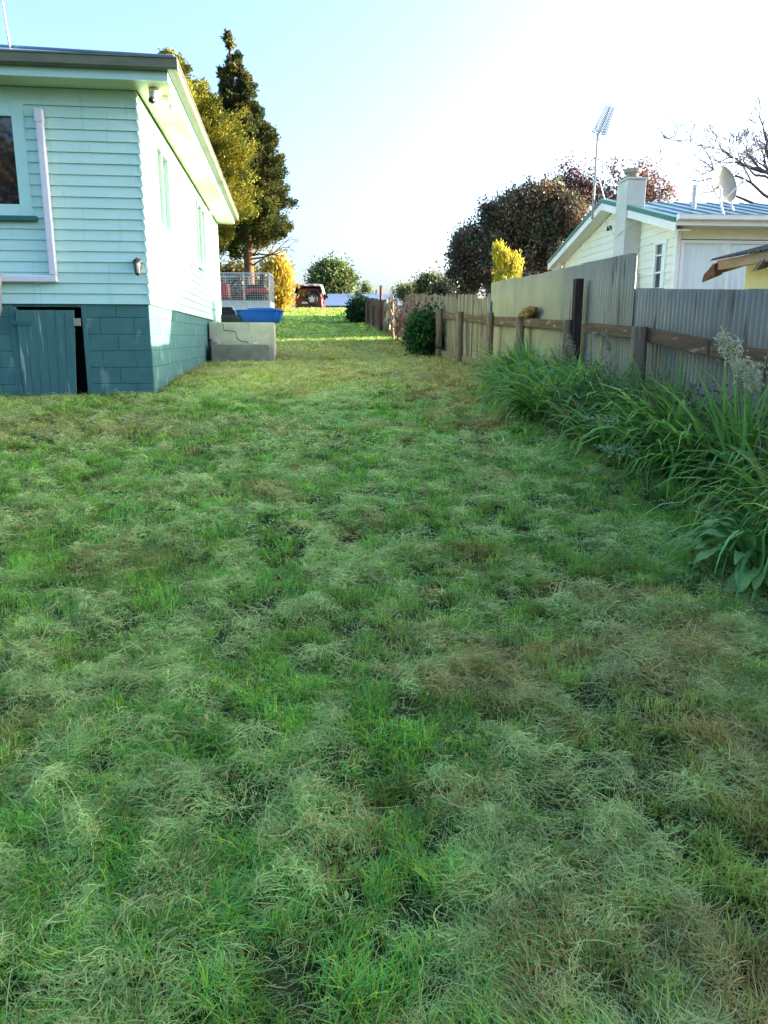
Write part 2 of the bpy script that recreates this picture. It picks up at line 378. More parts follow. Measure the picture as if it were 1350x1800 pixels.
# eaves, fascia, gutter, roof
EO, EF = .43, .42
MB().box((.026, EO - .02), (-EF + .02, LH + .35), (BT + .003, BT + .015)).box((-7.8, .026), (-EF + .02, -.03), (BT + .003, BT + .015)).box((-7.8, .026), (LH + .05, LH + .35), (BT + .003, BT + .015)).box((-7.8, -7.42), (-.03, LH + .05), (BT + .003, BT + .015)).build('soffit', M['mint_soffit'], house)
for q in (1.4, 3.4, 5.4, 7.4, 9.2):
    MB().box((.03, EO - .022), (q, q + .035), (BT - .006, BT + .002)).build('soffit_batten', M['mint_soffit'], house)
MB().box((-7.8, EO), (-EF, -EF + .02), (BT, hz(2.93))).build('fascia', M['mint_trim'], house)
MB().box((EO - .02, EO), (-EF + .02, LH + .37), (BT, hz(2.93))).build('fascia', M['mint_trim'], house)
MB().box((-7.8, EO - .02), (LH + .35, LH + .37), (BT, hz(2.93))).build('fascia', M['mint_trim'], house)
def gut(mb, O, A, N, a0, a1):
    prof = [(0, 2.885), (.085, 2.885), (.105, 2.90), (.11, 2.985), (.122, 2.99), (.122, 3.005), (0, 3.005)]
    O, A, N = (np.asarray(q, float) for q in (O, A, N))
    mb.prism([O + A * a0 + N * p + np.array([0, 0, hz(z)]) for p, z in prof], A * (a1 - a0))
m = MB(); gut(m, (0, -EF, 0), X_, NF, -7.9, EO + .122); m.build('gutter', M['gutter'], house)
m = MB(); gut(m, (EO, 0, 0), Y_, X_, -EF + .001, LH + .48); m.build('gutter', M['gutter'], house)
x0, x1, y0, y1 = -7.9, EO + .09, -EF - .09, LH + .45
zr0 = hz(2.997); hw = (x1 - x0) / 2; rz_ = zr0 + hw * math.tan(R(18.4)); xm = (x0 + x1) / 2
m = MB().add([(x0, y0, zr0), (x1, y0, zr0), (x1, y1, zr0), (x0, y1, zr0), (xm, y0 + hw, rz_), (xm, y1 - hw, rz_)], [(0, 1, 4), (1, 2, 5, 4), (2, 3, 5), (3, 0, 4, 5), (0, 3, 2, 1)])
rf = m.build('roof', M['roofblue'], house)
MB().tube([(x1, y0, zr0 + .01), (xm, y0 + hw, rz_ + .01), (xm, y1 - hw, rz_ + .01)], .022, 8).build('ridge_cap', M['roofblue'], rf, smooth=True)
# drain pipe with its elbow, waste run to the left, the side downpipe
m = MB(); px_ = -1.07
m.box((px_ - .04, px_ + .04), (-.115, -.035), (hz(.735), hz(2.42))).box((px_ - .048, px_ + .048), (-.122, -.03), (hz(2.40), hz(2.55)))
m.box((-2.4, px_ + .04), (-.113, -.037), (hz(.655), hz(.735)))
m.build('drainpipe', M['pvc'], house, bevel=.012)
MB().tube([(-1.66, -.14, hz(.74)), (-1.69, -.15, hz(.6)), (-1.71, -.15, hz(.35)), (-1.78, -.12, hz(.15))], .04, 10).build('hose', mat('grey_hose', (.3, .3, .3)), house, smooth=True)
m = MB().box((.03, .10), (8.1, 8.2), (hz(.30), hz(2.72))); m.build('downpipe', M['mint_trim'], house, bevel=.012)
for q in (hz(.62), hz(2.3)): MB().box((.02, .112), (8.08, 8.22), (q, q + .03)).build('pipe_bracket', M['galv'], house)
MB().tube([(.07, 7.5, hz(2.36)), (.07, 8.9, hz(2.36))], .014, 8).build('overflow_pipe', M['galv'], house)

# lantern, camera, floodlight, aerial on the house
l = hf(244, 470)
P = C0 + NX * l[0] + AX * l[1]; lz = l[2] + ZB
t = thing('wall_lantern', 'small black lantern on the mint boards near the house corner', 'lantern', (P[0], P[1], lz), TH)
MB().box((-.035, .035), (-.045, -.026), (-.02, .1)).build('backplate', M['blackplastic'], t, bevel=.006)
MB().tube([(0, -.045, .07), (0, -.09, .10), (0, -.10, .085)], .009, 8).build('arm', M['blackplastic'], t, smooth=True)
MB().lathe((0, -.10, 0), (0, 0, 1), [(.10, .006), (.085, .03), (.06, .055), (.05, .056), (.048, .04)], 8).build('cap', M['blackplastic'], t)
MB().lathe((0, -.10, 0), (0, 0, 1), [(-.075, .026), (.048, .038)], 6).build('lamp_glass', mat('frosted_lantern_glass', (.5, .52, .5), rough=.2), t)
m = MB()
for k in range(6):
    q = math.pi / 3 * k; m.tube([(.029 * math.cos(q), -.10 + .029 * math.sin(q), -.075), (.041 * math.cos(q), -.10 + .041 * math.sin(q), .048)], .005, 5)
m.lathe((0, -.10, 0), (0, 0, 1), [(-.105, .008), (-.085, .03), (-.072, .031)], 8); m.build('cage', M['blackplastic'], t)
def on_soffit(u, v, z=2.787): r = ray(u, v); return r * z / r[2]
P = on_soffit(270, 157)
t = thing('security_camera', 'white dome security camera under the eave at the mint house corner', 'camera', P, TH)
MB().lathe((0, 0, 0), (0, 0, -1), [(0, .058), (.045, .06), (.055, .055)], 18).build('mount', M['white'], t, smooth=True)
MB().lathe((0, 0, 0), (0, 0, -1), [(.05, .052), (.11, .055), (.14, .045)], 18).build('housing', M['white'], t, smooth=True)
MB().lathe((-.02, -.03, -.12), (-.3, -.6, -.5), [(0, .04), (.03, .034), (.045, .01)], 14).build('lens', M['blackplastic'], t, smooth=True)
P = on_soffit(291, 170)
t = thing('floodlight', 'small white floodlight bracketed under the eave beyond the dome camera', 'floodlight', P, TH)
MB().box((-.05, .05), (-.03, .03), (-.05, 0)).build('bracket', M['white'], t, bevel=.008)
MB().lathe((.02, -.02, -.06), (.5, -.3, -.7), [(0, .02), (.04, .04), (.1, .05), (.11, .045)], 16).build('lamp_head', M['white'], t, smooth=True)
P = at(20, 86, 11.3)
t = thing('whip_aerial', 'thin white aerial leaning above the blue roof of the mint house', 'aerial', P, 0)
Q = at(4, 0, 11.2) - P
MB().tube([(0, 0, -.25), Q * 1.0, Q * 1.4], [.014, .012, .008], 8).build('mast', M['white'], t, smooth=True)
MB().lathe((0, 0, -.2), (0, 0, 1), [(0, .05), (.1, .05), (.14, .02)], 10).build('socket', M['galv'], t)

# ------------------------------------------------------------------ landing at the back door with what lies on it
LY = 7.0
t = landing = thing('concrete_landing', 'pale cracked concrete landing with a lower step against the mint house', 'landing', C0 + NX * .03 + AX * LY + np.array([0, 0, -.62]), TH)
LZ = -.62
zt = .335 - LZ
MB().box((.004, 1.36), (0, 2.6), (-.3, zt)).build('landing_block', M['concrete'], t, bevel=.012)
MB().box((.09, 1.27), (-.62, -.004), (-.3, .505)).build('step', M['concrete2'], t, bevel=.01)
cr = [(.30, zt - .02), (.31, zt - .16), (.55, zt - .19), (.58, zt - .33), (.68, zt - .40), (.78, zt - .39), (.84, zt - .5)]
m = MB(); m.tube([(x, -.001, z) for x, z in cr], [.007, .009, .007, .01, .007, .009, .004], 5); m.build('crack', M['dark'], t)
def lp(x, y, z): return C0 + NX * (.03 + x) + AX * (LY + y) + np.array([0, 0, z])
# blue paddling pool
def pool(name, label, P, a, b, h, rz, tilt=0, ribs=14):
    t = thing(name, label, 'paddling pool', P, rz); t.rotation_euler = (tilt, 0, rz)
    N = 84
    def ring(s, z, rib):
        o = []
        for k in range(N):
            q = 2 * math.pi * k / N; e = 2 / 2.8
            c, d = math.cos(q), math.sin(q)
            r = 1 + rib * .022 * math.cos(ribs * q)
            o.append((a * s * r * math.copysign(abs(c) ** e, c), b * s * r * math.copysign(abs(d) ** e, d), z))
        return o
    rings = [ring(.76, 0, 1), ring(.82, .02, 1), ring(.93, h * .75, 1), ring(.95, h * .92, .3), ring(1.0, h * .95, 0), ring(1.02, h, 0), ring(.97, h * 1.02, 0), ring(.90, h * .8, .6), ring(.76, .03, .6)]
    m = MB(); vs = [p for r in rings for p in r]; fs = []
    for i in range(len(rings) - 1):
        for k in range(N): fs.append((i * N + k, i * N + (k + 1) % N, (i + 1) * N + (k + 1) % N, (i + 1) * N + k))
    fs.append(tuple(range(N))[::-1]); e = (len(rings) - 1) * N; fs.append(tuple(e + k for k in range(N)))
    m.add(vs, fs); m.build('shell', mat('bright_blue_plastic', (.008, .13, .55), (.006, .11, .48), .35, 4), t, smooth=True)
    return t
pool('paddling_pool', 'bright blue plastic shell pool lying on top of the concrete landing', lp(1.05, .55, .34), .54, .5, .26, TH)
pool('paddling_pool', 'darker rim of a second blue shell stacked inside the blue pool', lp(1.12, .62, .40), .34, .36, .24, TH)
t = thing('black_crate', 'black plastic crate half hidden behind the blue pool on the landing', 'crate', lp(.50, .35, .337), TH)
m = MB().box((-.26, .22), (-.15, .15), (0, .02))
for k in range(3):
    z = .02 + k * .05; m.box((-.26, .22), (-.15, -.13), (z, z + .035)).box((-.26, .22), (.13, .15), (z, z + .035)).box((-.26, -.24), (-.13, .13), (z, z + .035)).box((.2, .22), (-.13, .13), (z, z + .035))
for x in (-.26, -.03, .2): m.box((x, x + .02), (-.152, -.13), (.02, .165))
m.build('crate_body', M['blackplastic'], t)
# bag, stone, pipe on and beside the step
def lump(name, label, cat, P, s, m_, seed, rz=0):
    bm = bmesh.new(); bmesh.ops.create_icosphere(bm, subdivisions=3, radius=1)
    for v in bm.verts:
        d = v.co.copy(); n = .75 + .5 * fbm(d.x * 3 + seed, d.y * 3 + d.z * 2, 1.2, seed) + .25 * (vnoise(d.x * 9 + seed, d.z * 9 + d.y * 4, 1, seed) - .5)
        v.co = Vector((d.x * n * s[0], d.y * n * s[1], max(d.z * n, -.7) * s[2] + .7 * s[2]))
    me = bpy.data.meshes.new(name); bm.to_mesh(me); bm.free()
    o = link(name, me, m_, smooth=False); o.location = tuple(P); o.rotation_euler = (0, 0, rz); tag(o, label, cat); return o
lump('crumpled_bag', 'crumpled white plastic bag on the step against the teal blocks', 'bag', lp(.17, -.35, -.115), (.10, .07, .055), mat('white_bag_film', (.42, .42, .40), rough=.3), 3)
lump('stone', 'flat pale stone lying on the concrete step below the crack', 'stone', lp(.98, -.3, -.115), (.08, .06, .02), M['concrete'], 5)
t = thing('black_pipe', 'short black pipe standing between the step and the teal blocks', 'pipe', lp(.055, -.5, -.75), TH)
MB().tube([(0, 0, 0), (0, 0, .72)], .035, 12).build('tube', M['blackplastic'], t, smooth=True)
MB().lathe((0, 0, .70), (0, 0, 1), [(0, .045), (.05, .045), (.055, .03)], 12).build('cap', M['blackplastic'], t)
# ------------------------------------------------------------------ fences on the right
F0 = at(775, 636, 18); F0 = np.array([F0[0], F0[1], 0.])
def fw(x, y, z=0): return F0 + NX * x + AX * y + np.array([0, 0, z])
def fgz(x, y): p = fw(x, y); return gz(p[0], p[1])
def fl(u, v, off=0.):
    P = on(u, v, F0 + NX * off, NX) - F0; return P @ AX, P[2]
def fence_root(name, label, cat='fence'): return thing(name, label, cat, F0, TH)
# corrugated iron: overlapping sheets, the far run tall and the near run low
tin = fence_root('corrugated_iron_fence', 'weathered corrugated iron fence stepping from tall to low before the cream house')
def sheet(y0, y1, t0, t1, b, m_, dx, tilt, cut=0, bow=.0):
    n = max(2, int((y1 - y0) / .076 * 8)); vs = []; fs = []; K = 5
    for k in range(K):
        for i in range(n + 1):
            f = i / n; y = y0 + (y1 - y0) * f; top = t0 + (t1 - t0) * f
            if cut and f < .12: top -= cut * (1 - f / .12) ** 2
            zz = b + (top - b) * k / (K - 1)
            x = dx + .017 * math.sin(2 * math.pi * y / .076) + tilt * (zz - b) + bow * math.sin(f * math.pi)
            vs.append((x, y, zz))
    for k in range(K - 1):
        for i in range(n): a = k * (n + 1) + i; fs.append((a, a + 1, a + n + 2, a + n + 1))
    o = MB().add(vs, fs).build('sheet', m_, tin, smooth=True); s = o.modifiers.new('thickness', 'SOLIDIFY'); s.thickness = .0012
    return o
ys = list(np.linspace(-9.68, -3.82, 9))
for i in range(8):
    a, b = ys[i], ys[i + 1] + .07
    top = lambda y: np.interp(y, [-9.68, -3.82], [.875, .965])
    j = random.uniform(-.012, .012)
    sheet(a, b, top(a) + j, top(b) + j, fgz(.15, a) - .1, M['tin'] if i < 3 else M['tin2'], .16 + .004 * (i % 2), random.uniform(-.004, .004), cut=.07 if i == 0 else 0)
y = -9.50; i = 0
while y > -24:
    a, b = y - .76, y + .07
    top = lambda q: .512 + (q + 9.72) * .062
    j = random.uniform(-.006, .006)
    sheet(a, b, top(a) + j, top(b) + j, fgz(.15, a) - .1, M['tin'], .185 + .004 * (i % 2), random.uniform(-.003, .003)); y -= .76; i += 1
for z_, y0, y1 in ((.25, -9.6, -3.9), (-.25, -9.6, -3.9)):
    MB().obox((0, 0, z_), Y_, X_, (y0, y1), (.215, .27), (-.05, .05)).build('rail', M['rail'], tin)
# old post and rail fence before the iron
prf = fence_root('post_and_rail_fence', 'old weathered post and rail fence standing before the palings and the iron')
def post(parent, x, y, top, r=.06, lean=0, m_=None, base=None):
    zb = (fgz(x, y) if base is None else base) - .1
    n = 9; pts = []; 
    for k in range(5):
        f = k / 4; pts.append((x + lean * f * .3, y + lean * f, zb + (top - zb) * f))
    return MB().tube(pts, [r * q for q in (1.04, 1, 1.02, .98, .93)], n).build('post', m_ or M['post'], parent, smooth=False, bevel=.008)
for (u, v, r, ln) in ((772, 543, .075, .02), (808, 548, .08, -.03), (862, 549, .065, .02), (915, 557, .07, .12), (998, 562, .06, -.04), (1125, 574, .085, .0)):
    y, z = fl(u, v, -.05); post(prf, -.05, y, z, r, ln)
for y in (-12.6, -14.9, -17.2): post(prf, -.05, y, fgz(0, y) + .95, .07, random.uniform(-.05, .05))
y, z = fl(1013, 490, .0); zb = fgz(0, y) - .1
MB().obox((0, y, 0), Y_, X_, (-.055, .055), (-.02, .08), (zb, z)).build('post', M['darkpost'], prf, bevel=.008)
rail_pts = [(.35, .535), (-1.88, .43), (-3.53, .335), (-6.1, .245), (-8.0, .165), (-8.6, .13), (-10.13, .055), (-11.5, -.08), (-13, -.2), (-15, -.35), (-17.2, -.5)]
for i in range(len(rail_pts) - 1):
    (a, za), (b, zb) = rail_pts[i], rail_pts[i + 1]; h = .06 if i % 2 else .068
    if i == 4: continue
    MB().hexa([(.012, a + .03, za - h), (.012, b - .03, zb - h), (.06, a + .03, za - h), (.06, b - .03, zb - h), (.012, a + .03, za + h), (.012, b - .03, zb + h), (.06, a + .03, za + h), (.06, b - .03, zb + h)]).build('rail', M['rail'], prf, bevel=.008)
for (a, za), (b, zb) in (((.1, fgz(0, .1) + .12), (-1.9, fgz(0, -1.9) + .1)), ((-1.9, fgz(0, -1.9) + .11), (-4.1, fgz(0, -4.1) + .09))):
    MB().hexa([(-.0, a, za - .1), (-.0, b, zb - .1), (.04, a, za - .1), (.04, b, zb - .1), (-.0, a, za + .07), (-.0, b, zb + .07), (.04, a, za + .07), (.04, b, zb + .07)]).build('bottom_board', M['post'], prf, bevel=.006)
# palings
def palings(root, y0, y1, top, x, m_, wmin=.09, wmax=.15, jit=.045, name='palings'):
    m = MB(); y = y0
    while y < y1:
        w_ = random.uniform(wmin, wmax); g = random.choice([.004, .006, .008, .014, .03, .05])
        t = top(y) + random.uniform(-jit, jit); b = fgz(x, y) - .06; l = random.uniform(-.025, .025); dx = random.uniform(-.014, .014)
        m.hexa([(x + dx, y, b), (x + dx, y + w_ - g, b), (x + dx + .018, y, b), (x + dx + .018, y + w_ - g, b), (x + dx, y + l, t), (x + dx, y + w_ - g + l, t + random.uniform(-.012, .012)), (x + dx + .018, y + l, t), (x + dx + .018, y + w_ - g + l, t)])
        y += w_
    return m.build(name, m_, root)
pf = fence_root('paling_fence', 'silver grey timber paling fence with ragged tops behind the old posts')
palings(pf, -3.72, 6.3, lambda y: np.interp(y, [-3.8, 7.2], [.74, 1.36]), .12, M['paling'])
for (a, za, b, zb) in ((-3.7, .4, 6.3, .95), (-3.7, -.25, 6.3, .3)):
    MB().hexa([(.142, a, za - .045), (.142, b, zb - .045), (.19, a, za - .045), (.19, b, zb - .045), (.142, a, za + .045), (.142, b, zb + .045), (.19, a, za + .045), (.19, b, zb + .045)]).build('rail', M['rail'], pf)
MB().obox((0, -3.82, 0), Y_, X_, (-.05, .045), (.11, .135), (-.6, .66)).build('edge_board', mat('faded_teal_board', (.14, .26, .26), (.1, .18, .18), .8, 4, stretch=(4, 4, .5)), pf)
ff = fence_root('paling_fence', 'dark brown paling fence far up the lawn, with its posts and rails showing')
palings(ff, 7.9, 23.7, lambda y: np.interp(y, [7.8, 12, 16, 20, 22.5, 23.6], [1.24, 1.42, 1.68, 2.02, 2.32, 2.42]), .08, M['paling_dark'], jit=.035)
for k, y in enumerate(np.linspace(8.3, 23.3, 8)): post(ff, .0, y, np.interp(y, [7.8, 16, 23.6], [1.05, 1.45, 2.1]) + random.uniform(-.06, .06), .07, random.uniform(-.05, .05), M['post'])
for d0 in (.22, .75):
    for (a, b) in ((8.2, 12), (12, 16), (16, 20), (20, 23.5)):
        tz = lambda y: np.interp(y, [7.8, 12, 16, 20, 22.5, 23.6], [1.24, 1.42, 1.68, 2.02, 2.32, 2.42]) - d0 - .1
        MB().hexa([(.035, a, tz(a) - .04), (.035, b, tz(b) - .04), (.076, a, tz(a) - .04), (.076, b, tz(b) - .04), (.035, a, tz(a) + .04), (.035, b, tz(b) + .04), (.076, a, tz(a) + .04), (.076, b, tz(b) + .04)]).build('rail', M['rail'], ff)
# rusty pole, rotten log, prunings, dead plant
y, z = fl(673, 503)
t = thing('rusty_pole', 'rust red metal pole rising above the dark far palings', 'pole', fw(-.08, y, fgz(-.1, y) - .05), TH)
hp = z - (fgz(-.1, y) - .05)
MB().tube([(0, 0, .2), (0, 0, hp * .6), (.01, .02, hp)], [.055, .05, .045], 10).build('shaft', mat('rusty_red_steel', (.22, .07, .05), (.12, .04, .03), .8, 8), t, smooth=True)
MB().lathe((0, 0, 0), (0, 0, 1), [(0, .085), (.28, .08), (.3, .06)], 10).build('foot', M['blackplastic'], t)
MB().box((-.06, .06), (-.03, .03), (hp - .02, hp + .03)).build('cap', M['galv'], t)
y, z = fl(930, 565, .03)
bm = bmesh.new(); bmesh.ops.create_icosphere(bm, subdivisions=5, radius=1)
for v in bm.verts:
    d = v.co.copy(); n = .8 + .45 * fbm(d.y * 3, d.z * 2.5 + d.x, 1, 4) + .22 * (vnoise(d.y * 12, d.z * 14 + d.x * 7, 1, 8) - .5)
    v.co = Vector((d.x * .085 * n, d.y * .36 * n, d.z * .075 * n))
me = bpy.data.meshes.new('rotten_log'); bm.to_mesh(me); bm.free()
o = link('rotten_log', me, mat('crumbling_yellow_wood', (.36, .22, .09), (.16, .09, .04), .95, 9, bump=1, bscale=25, spec=.1)); o.location = tuple(fw(.03, y + .05, z + .12)); o.rotation_euler = (R(-6), 0, TH)
tag(o, 'crumbling ochre log lying on top of the old fence rail', 'log')
t = thing('pruned_branches', 'heap of reddish pruned branches piled against the palings by the dark bush', 'branches', fw(-.1, 3.6, fgz(-.1, 3.6)), TH)
m = MB()
for k in range(170):
    y = random.uniform(-2.4, 2.6); z = random.uniform(.45, 1.0) + .05 * y; L = random.uniform(.5, 1.5); x = random.uniform(-.25, .16)
    d = np.array([random.gauss(0, .15), random.choice([-1, 1]) * random.uniform(.5, 1), random.gauss(0, .35)]); d /= np.linalg.norm(d)
    p = np.array([x, y, z]); q = p + d * L * .5 + np.array([0, 0, random.uniform(-.06, .06)])
    m.tube([p, q, p + d * L + np.array([0, 0, random.uniform(-.15, .05)])], [.014, .011, .006], 5)
m.build('sticks', mat('reddish_bark', (.30, .15, .12), (.18, .09, .07), .9, 5), t)
m = MB()
for k in range(9): y = -2.2 + k * .56; m.tube([(random.uniform(-.2, .05), y, -.05), (random.uniform(-.15, .05), y + random.uniform(-.2, .2), 1.0)], [.022, .014], 6)
m.build('stakes', M['post'], t)

# ------------------------------------------------------------------ the cream house beyond the iron fence
TB = R(5); AB = np.array([-math.sin(TB), math.cos(TB), 0]); NB = np.array([math.cos(TB), math.sin(TB), 0])
WB = np.array([5.399, 14.824, 0.]); ZG = gz(5.4, 14.8) - .2
hb = thing('weatherboard_house', 'cream weatherboard house with blue green iron roof and tall plaster chimney behind the iron fence', 'house', (WB[0], WB[1], ZG), TB)
bz = lambda z: z - ZG
G = 6.62; PK = 3.25; ZE = 1.96; ZP = 2.76; LB = 9.
NL = (-1, 0, 0)
def lim(z):
    if z <= bz(ZE): return (-.02, G)
    f = (z - bz(ZE)) / (ZP - ZE); return (f * PK, G - f * (G - PK))
GW = (.43, .96, bz(.62), bz(1.84))
m = MB(); clad(m, O_, Y_, NL, -.02, G, 0, bz(ZP) - .0, .15, [GW], lim=lim); m.build('wall', M['cream'], hb)
FW = (.03, 2.5, bz(.3), bz(1.76))
m = MB(); clad(m, O_, X_, NF, -.02, LB, 0, bz(1.78), .15, [FW])
m.obox(O_, X_, NF, (-.02, LB), (-.01, .02), (bz(1.78), bz(1.98))); m.build('wall', M['cream'], hb)
MB().box((LB - .1, LB), (.02, G), (0, bz(ZE))).box((.02, LB - .1), (G - .1, G), (0, bz(ZE))).build('wall', M['cream'], hb)
MB().obox(O_, X_, NF, (-.06, .02), (-.06, .045), (0, bz(1.97))).build('corner_board', M['white'], hb, bevel=.004)
fr = window(hb, O_, X_, NF, *FW, M['white'], M['white'], fw=.06, mull=(.955, 1.75), trans=(), curtain=M['curtain'], glassm=M['clear'])
fr2 = window(hb, O_, Y_, NL, *GW, M['white'], M['white'], fw=.07, mull=(), trans=(bz(1.57), bz(1.25), bz(.95)))
MB().obox(O_, Y_, NL, (.5, .68), (.002, .006), (bz(.69), bz(1.77))).build('curtain', M['curtain'], fr2)
# roof, barge boards with green capping, gutter
sl_ = (ZP - ZE) / PK; OV = .3; OE = .5; rl = lambda y: ZP + .16 - sl_ * abs(y - PK)
def rp(x, y, dz=0): return (x, y, bz(rl(y)) + dz)
yb = G + .5
m = MB()
for (ya, yc) in ((-OE, PK), (PK, yb)): m.hexa([rp(-OV, ya), rp(LB, ya), rp(-OV, yc), rp(LB, yc), rp(-OV, ya, .03), rp(LB, ya, .03), rp(-OV, yc, .03), rp(LB, yc, .03)])
rfb = m.build('roof', M['greenroof'], hb)
m = MB()
for k in range(int(LB / .38)): x = -.2 + k * .38; m.hexa([rp(x, -OE, .032), rp(x + .03, -OE, .032), rp(x, PK, .032), rp(x + .03, PK, .032), rp(x, -OE, .052), rp(x + .03, -OE, .052), rp(x, PK, .052), rp(x + .03, PK, .052)])
m.build('roof_rib', M['greenroof'], rfb)
CH = (1.72, 2.28)
for (ya, yc) in ((-OE, CH[0] - .003), (CH[1] + .003, PK), (PK, yb)):
    MB().hexa([rp(-OV - .025, ya, -.15), rp(-OV, ya, -.15), rp(-OV - .025, yc, -.15), rp(-OV, yc, -.15), rp(-OV - .025, ya, -.002), rp(-OV, ya, -.002), rp(-OV - .025, yc, -.002), rp(-OV, yc, -.002)]).build('barge_board', M['white'], hb)
    MB().hexa([rp(-OV - .045, ya, .0), rp(-OV + .12, ya, .032), rp(-OV - .045, yc, .0), rp(-OV + .12, yc, .032), rp(-OV - .045, ya, .085), rp(-OV + .12, ya, .085), rp(-OV - .045, yc, .085), rp(-OV + .12, yc, .085)]).build('capping', M['greentrim'], hb)
for (ya, yc) in ((-OE, PK), (PK, yb)): MB().hexa([rp(-OV, ya, -.14), rp(-.02, ya, -.14), rp(-OV, yc, -.14), rp(-.02, yc, -.14), rp(-OV, ya, -.125), rp(-.02, ya, -.125), rp(-OV, yc, -.125), rp(-.02, yc, -.125)]).build('soffit', M['cream'], hb)
MB().box((-OV - .02, LB), (-OE - .02, -OE), (bz(1.945), bz(2.05))).build('fascia', M['white'], hb)
MB().box((-OV, LB), (-OE, -.03), (bz(1.965), bz(1.98))).build('soffit', M['cream'], hb)
m = MB(); prof = [(0, 2.025), (.09, 2.025), (.105, 2.04), (.105, 2.11), (.12, 2.12), (0, 2.12)]
m.prism([(-OV - .02, -OE - .022 - p, bz(z)) for p, z in prof], (LB, 0, 0)); m.build('gutter', M['white'], hb)
# chimney
m = MB().box((-.36, .03), CH, (bz(1.32), bz(3.12))).box((-.40, .03), (CH[0] - .12, CH[1] + .12), (0, bz(1.315)))
ch = m.build('chimney', M['plaster'], hb, bevel=.012)
MB().box((-.385, .055), (CH[0] - .025, CH[1] + .025), (bz(3.122), bz(3.16))).build('chimney_cap', M['plaster'], ch, bevel=.006)
MB().lathe((-.16, 2.0, bz(3.16)), (0, 0, 1), [(0, .15), (.04, .16), (.06, .12), (.12, .12), (.13, .17), (.20, .17), (.21, .1)], 16).build('chimney_pot', mat('stained_flue_metal', (.3, .27, .22), (.18, .16, .13), .7, 6), ch)
MB().obox(O_, Y_, NL, (3.35, 3.6), (.004, .04), (bz(2.38), bz(2.47))).build('vent', M['dark'], hb)
MB().tube([(-.31, 3.15, bz(2.6)), (-.2, 2.9, bz(2.3)), (-.05, 2.7, bz(2.0)), (-.34, 2.32, bz(2.05)), (-.38, 1.9, bz(2.12)), (-.34, 1.7, bz(2.2)), (-.1, 1.3, bz(2.4))], .008, 5).build('cable', M['galv'], hb, smooth=True)
P = WB + NB * (-.14) + AB * 6.7
t = thing('eave_lamp', 'small white lamp under the far gable corner of the cream house', 'lamp', (P[0], P[1], 1.86), TB)
MB().tube([(0, 0, .06), (-.02, -.02, 0), (-.1, -.06, -.08)], .035, 8).build('arm', M['white'], t, smooth=True)
MB().lathe((-.1, -.06, -.08), (-.6, -.3, -.7), [(0, .05), (.1, .09), (.14, .1)], 12).build('lamp_shade', M['white'], t, smooth=True)
# rooftop things
def pxp(u, v, Y): return at(u, v, Y)
B0 = pxp(1041, 372, 18.0)
t = thing('television_aerial', 'tall television aerial on a pale mast leaning over the cream house ridge', 'aerial', B0, 0)
def rel(u, v, Y=18.0): return pxp(u, v, Y) - B0
MB().tube([rel(1041, 385), rel(1046, 310), rel(1051, 235)], [.028, .026, .022], 8).build('mast', mat('pale_mast_steel', (.5, .42, .38), rough=.5), t, smooth=True)
MB().tube([rel(1048, 292), rel(1056, 325), rel(1066, 362)], .014, 6).build('brace', M['galv'], t)
a_, b_ = rel(1052, 237), rel(1073, 186, 17.5)
MB().tube([a_, b_], .016, 6).build('boom', M['galv'], t)
m = MB(); ax = (b_ - a_) / np.linalg.norm(b_ - a_); s_ = np.cross(ax, (0, 1, 0)); s_ /= np.linalg.norm(s_); q_ = np.cross(ax, s_)
for k in range(17):
    c = a_ + (b_ - a_) * (.08 + .9 * k / 16); L = .17 - .004 * k
    for sg in (-1, 1):
        e = s_ * sg * .55 + q_ * .8; m.tube([c - e * L, c, c + e * L], .006, 4)
        m.tube([c + s_ * sg * .06 - ax * .03, c + s_ * sg * L], .009, 4)
m.build('elements', mat('aerial_elements', (.25, .26, .33), rough=.4, metal=.5), t)
m = MB()
for k in range(5): c = a_ - ax * .02 + q_ * (k - 2) * .08; m.tube([c - s_ * .17, c + s_ * .17], .007, 4)
m.tube([a_ - q_ * .17, a_ + q_ * .17], .01, 5); m.build('reflector', M['galv'], t)
Bd = pxp(1270, 378, 14.9)
t = thing('satellite_dish', 'pale satellite dish on a bent foot above the cream house gutter', 'dish', Bd, 0)
Cd = pxp(1273, 324, 15.2) - Bd; nd = np.array([.48, -.84, .25]); nd /= np.linalg.norm(nd)
prof = [(-.10 + .10 * (r / .34) ** 2, r) for r in np.linspace(.01, .34, 9)] + [(.012, .345), (-.004, .345)] + [(-.115 + .10 * (r / .34) ** 2, r) for r in np.linspace(.335, .01, 8)]
MB().lathe(Cd, nd, prof, 36, cap=False).build('reflector', mat('grey_white_dish', (.30, .29, .26), (.25, .24, .21), .5, 4), t, smooth=True)
fo = Cd + nd * .36 + np.array([0, 0, -.12]); bt = Cd - np.array([0, 0, .31]) + nd * .0
MB().tube([bt, fo], .012, 6).build('feed_arm', M['galv'], t); MB().tube([fo - nd * .04, fo + nd * .07], [.03, .035], 10).build('feed_horn', M['white'], t, smooth=True)
MB().tube([(.06, 0, -.06), (0, 0, .05), (-.06, 0.02, .25), (-.055, .02, .42), Cd - nd * .1], .022, 8).build('foot', M['white'], t, smooth=True)
B1 = pxp(1288, 318, 16.0)
t = thing('mast_pole', 'thin white pole standing upright on the roof behind the satellite dish', 'pole', pxp(1286, 366, 16.5), 0)
MB().tube([(0, 0, -.1), pxp(1288, 320, 16.5) - pxp(1286, 366, 16.5), pxp(1293, 205, 16.5) - pxp(1286, 366, 16.5)], [.018, .015, .012], 6).build('shaft', M['white'], t, smooth=True)
MB().lathe((0, 0, -.06), (0, 0, 1), [(-.1, .06), (.05, .05), (.1, .02)], 10).build('foot', M['galv'], t)
